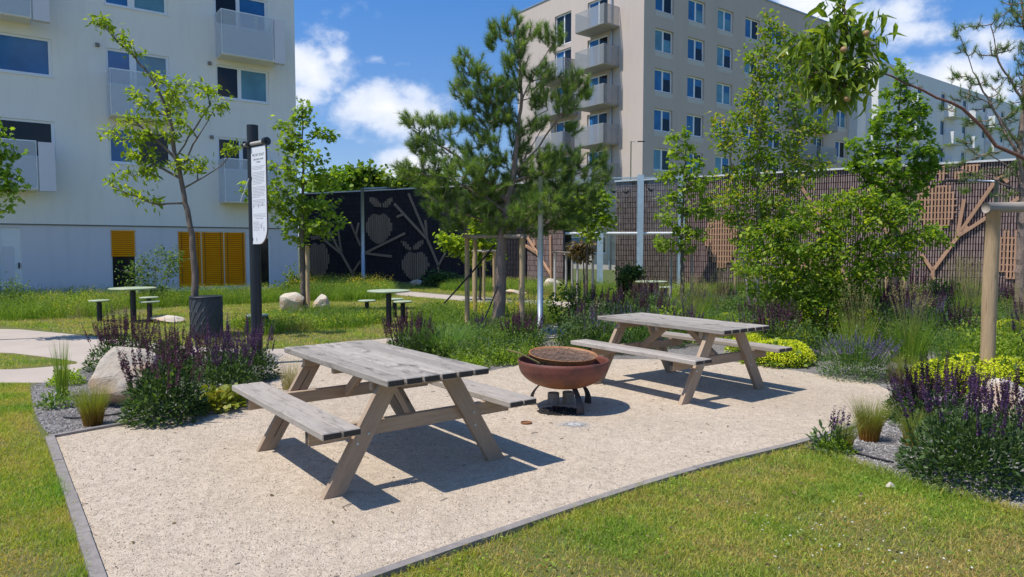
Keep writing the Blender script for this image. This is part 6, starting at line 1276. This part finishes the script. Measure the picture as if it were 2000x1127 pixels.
def lawn_blades(name, poly, per_m2, h_, w_, seed, avoid, label=None, seg=1, mat='grass_lawn', ymax=None):
    rg = np.random.default_rng(seed); poly = np.array(poly); lo, hi = poly.min(0), poly.max(0); ar = (hi-lo).prod(); n = int(ar*per_m2); x = rg.uniform(lo[0], hi[0], n); y = rg.uniform(lo[1], hi[1], n); k = inside(poly, x, y)
    for av in avoid: k &= ~inside(av, x, y)
    bare = wave(x, y, 2.3, 5)+.25*(wave(x, y, 7, 2)-.5); k &= rg.random(n) < np.clip(.6+1.4*(bare-.25), .5, 1)
    x, y = x[k], y[k]; n = len(x); f = wave(x, y, 1.6, 1)*.5+wave(x, y, 5.3, 3)*.5; v = np.clip(.5+1.9*(f-.5)+.24*rg.normal(size=n), 0, 1); tall = np.clip(.7+1.1*(f-.42), .5, 1.6); mb = MB()
    blades(mb, np.c_[x, y, np.zeros(n)], h_*tall*rg.uniform(.5, 1.2, n), w_*rg.uniform(.6, 1.4, n), rg.uniform(.15, 1.2, n), rg, v, seg); return tag(mb.build(name, M[mat], None), label, None, kind='stuff')
RE = np.array(right_edge); near_r = [r0+np.array([.06, -.04])]+[q+np.array([.035, -.03]) for q in right_edge[:8]]+list(np.array([G(x, y)[:2] for x, y in ((1590, 890), (1680, 915), (1760, 945), (1850, 972), (1930, 988), (2060, 1018), (2200, 1045), (2250, 1200), (500, 1230))]))
lawn_blades('lawn_grass', near_r, 13000, .040, .0052, 1, (), seg=2)
near_l = [A_+np.array([-.06, 0]), left_end+np.array([-.05, 0]), left_end+np.array([-3, -.3]), G(-250, 900)[:2], G(-250, 780)[:2], G(0, 750)[:2], G(56, 750)[:2], G(60, 780)[:2], G(66, 822)[:2]]
lawn_blades('lawn_grass', near_l, 11000, .042, .0055, 2, (), seg=2)
midl = [G(x, y)[:2] for x, y in ((-300, 722), (0, 722), (110, 714), (160, 709), (110, 702), (0, 689), (-300, 680))]
lawn_blades('lawn_grass', midl, 1800, .045, .008, 3, ())
far = [G(x, y)[:2] for x, y in ((-500, 640), (0, 637), (170, 653), (300, 670), (420, 679), (540, 682), (650, 670), (770, 658), (900, 645), (1060, 631), (1200, 620), (1240, 600), (1110, 600), (960, 593), (860, 584), (770, 577), (560, 590), (350, 600), (190, 622), (-500, 626))]
lawn_blades('lawn_grass', far, 700, .07, .014, 4, (PATH2,))
far2 = [G(x, y)[:2] for x, y in ((760, 566), (880, 574), (1110, 588), (1300, 600), (1500, 596), (1500, 575), (1200, 566), (900, 556), (760, 556))]
lawn_blades('lawn_grass', far2, 380, .1, .02, 5, (PATH2,))
kerb_r = [q+np.array([.02, -.02]) for q in [r0]+right_edge[:8]]+[q+np.array([.09, -.09]) for q in right_edge[:8][::-1]+[r0]]
lawn_blades('lawn_grass', kerb_r, 5000, .075, .005, 7, (), seg=2)
kerb_l = [A_+np.array([-.02, 0]), left_end+np.array([-.02, 0]), left_end+np.array([-.11, 0]), A_+np.array([-.11, 0])]
lawn_blades('lawn_grass', kerb_l, 5000, .07, .005, 8, (), seg=2)
bedge = [G(x, y)[:2] for x, y in ((1566, 866), (1600, 880), (1680, 903), (1760, 934), (1850, 960), (1930, 976), (2060, 1008), (2060, 1030), (1930, 994), (1850, 978), (1760, 950), (1680, 920), (1600, 894))]
lawn_blades('lawn_grass', bedge, 6500, .075, .0055, 9, (), seg=2)
# loose stones and bits on the pad, clover heads on the lawn
def bits(name, poly, n, seed, size, mat, avoid=(), z=.012, kind='stuff', label=None):
    rg = np.random.default_rng(seed); poly = np.array(poly); lo, hi = poly.min(0), poly.max(0); x = rg.uniform(lo[0], hi[0], n); y = lo[1]+(hi[1]-lo[1])*rg.random(n)**1.6; k = inside(poly, x, y); 
    for av in avoid: k &= ~inside(av, x, y)
    x, y = x[k], y[k]; n = len(x); base = np.array([[1, 0, 0], [0, 1, 0], [-1, 0, 0], [0, -1, 0], [0, 0, 1.]]); f = np.array([[0, 1, 4], [1, 2, 4], [2, 3, 4], [3, 0, 4]]); s_ = rg.uniform(*size, n); st = rg.uniform(.6, 1.6, (n, 1, 3))*np.array([1, 1, .8]); a = rg.uniform(0, 6.28, n)
    V = base[None]*st*s_[:, None, None]+rg.normal(size=(n, 5, 3))*s_[:, None, None]*.22; c_, q_ = np.cos(a)[:, None], np.sin(a)[:, None]; V = np.stack([V[..., 0]*c_-V[..., 1]*q_, V[..., 0]*q_+V[..., 1]*c_, V[..., 2]], -1)+np.c_[x, y, np.full(n, z)][:, None]
    mb = MB(); mb.add(V.reshape(-1, 3), (f[None]+(np.arange(n)*5)[:, None, None]).reshape(-1, 3), np.repeat(rg.random(n), 5)); return tag(mb.build(name, mat, None), label, None, kind=kind)
def pebble_mat(name, stops):
    b = NB(name); return b.fin(b.ramp(b.attr(), stops), .9)
PM = pebble_mat('pebbles', [(0, (.28, .215, .15)), (.25, (.46, .37, .27)), (.7, (.60, .50, .385)), (1, (.74, .65, .53))]); PG = pebble_mat('pebbles_grey', [(0, (.08, .075, .07)), (.5, (.26, .24, .23)), (1, (.5, .47, .44))])
bits('gravel_stones', PAD, 120000, 1, (.0018, .0046), PM); bits('mulch_stones', BED_L, 22000, 2, (.004, .009), PG, z=.009); bits('mulch_stones', [G(x, y)[:2] for x, y in ((1566, 869), (1600, 884), (1680, 908), (1760, 938), (1850, 964), (1930, 980), (2000, 1000), (2200, 1020), (2200, 800), (1756, 785), (1762, 812), (1660, 842))], 42000, 3, (.004, .009), PG, z=.009)

for k_ in ('l_maroon', 'l_purple', 'l_lilac', 'l_dark', 'l_sage', 'l_green'):
    r_ = PRO[k_]
    for ch in list(r_.children): bpy.data.objects.remove(ch)
    bpy.data.objects.remove(r_)

# small things on the ground
def hose(pts, label):
    P = np.array([G(x, y)+np.array([0, 0, .02]) for x, y in pts]); mb = MB(); mb.tube(smooth_poly(P, 2, False), .008, 8); tag(mb.build('hose', M['rope'], None, smooth=True), label, 'hose')
hose([(345, 812), (372, 818), (410, 818), (450, 812), (480, 808)] if False else [(124, 819), (150, 821), (190, 817), (230, 813), (265, 807)], 'thin black irrigation hose on the grey mulch in the left bed')
hose([(1655, 880), (1680, 892), (1710, 900), (1745, 908)], 'thin black irrigation hose on the grey mulch in the right bed')
def sticks(name, poly, n, seed, label):
    rg = np.random.default_rng(seed); poly = np.array(poly); lo, hi = poly.min(0), poly.max(0); mb = MB(); c = 0
    while c < n:
        x, y = rg.uniform(lo[0], hi[0]), rg.uniform(lo[1], hi[1])
        if not inside(poly, np.array([x]), np.array([y]))[0]: continue
        c += 1; a = rg.uniform(0, 6.28); l_ = .006+.03*rg.random()**3; p = np.array([x, y, .014]); d = np.array([math.cos(a), math.sin(a), 0])*l_; mb.tube([p-d, p+d*.1+np.array([0, 0, .004])+rg.normal(size=3)*.003, p+d], rg.uniform(.0012, .0028), 4, attr=rg.random())
    tag(mb.build(name, M['bark_dark2'], None), label, None, kind='stuff')
sticks('twigs', PAD, 200, 2, 'small twigs and bits scattered over the gravel')
def flat_leaves(name, poly, n, seed, mat, size, z, label):
    rg = np.random.default_rng(seed); poly = np.array(poly); lo, hi = poly.min(0), poly.max(0); x = rg.uniform(lo[0], hi[0], n*3); y = rg.uniform(lo[1], hi[1], n*3); k = inside(poly, x, y); x, y = x[k][:n], y[k][:n]; n = len(x); mb = MB()
    leaves(mb, np.c_[x, y, np.full(n, z)+rg.uniform(0, .006, n)], np.c_[rg.normal(size=(n, 2)), rg.normal(size=n)*.15], np.array([0, 0, 1.])+rg.normal(size=(n, 3))*.3, rg.uniform(*size, n), np.full(n, .6), LEAF4, rg.random(n)); tag(mb.build(name, M[mat], None), label, None, kind='stuff')
flat_leaves('dry_leaves', PAD, 120, 3, 'leaf_dry', (.012, .035), .014, 'dry leaves lying on the gravel')
flat_leaves('clover_leaves', near_r, 2600, 4, 'leaf_maple', (.012, .026), .03, 'clover growing in the right lawn'); flat_leaves('clover_leaves', near_l, 1400, 5, 'leaf_maple', (.012, .026), .03, 'clover growing in the left lawn')
flat_leaves('dry_leaves', near_r, 160, 6, 'leaf_dry', (.015, .04), .035, 'dry leaves in the right lawn')
cl_ = [G(x, y)[:2] for x, y in ((1380, 985), (1900, 1000), (1960, 1127), (1500, 1127))]
bits('clover_flowers', cl_, 85, 8, (.003, .0065), M['whiteflower'], z=.045, label='small white clover flowers in the right lawn')
p = G(1740, 953); boulder('small white stone at the grass edge below the right bed', 1740, 955, .07, .04, .05, 21, 'rock_pale')
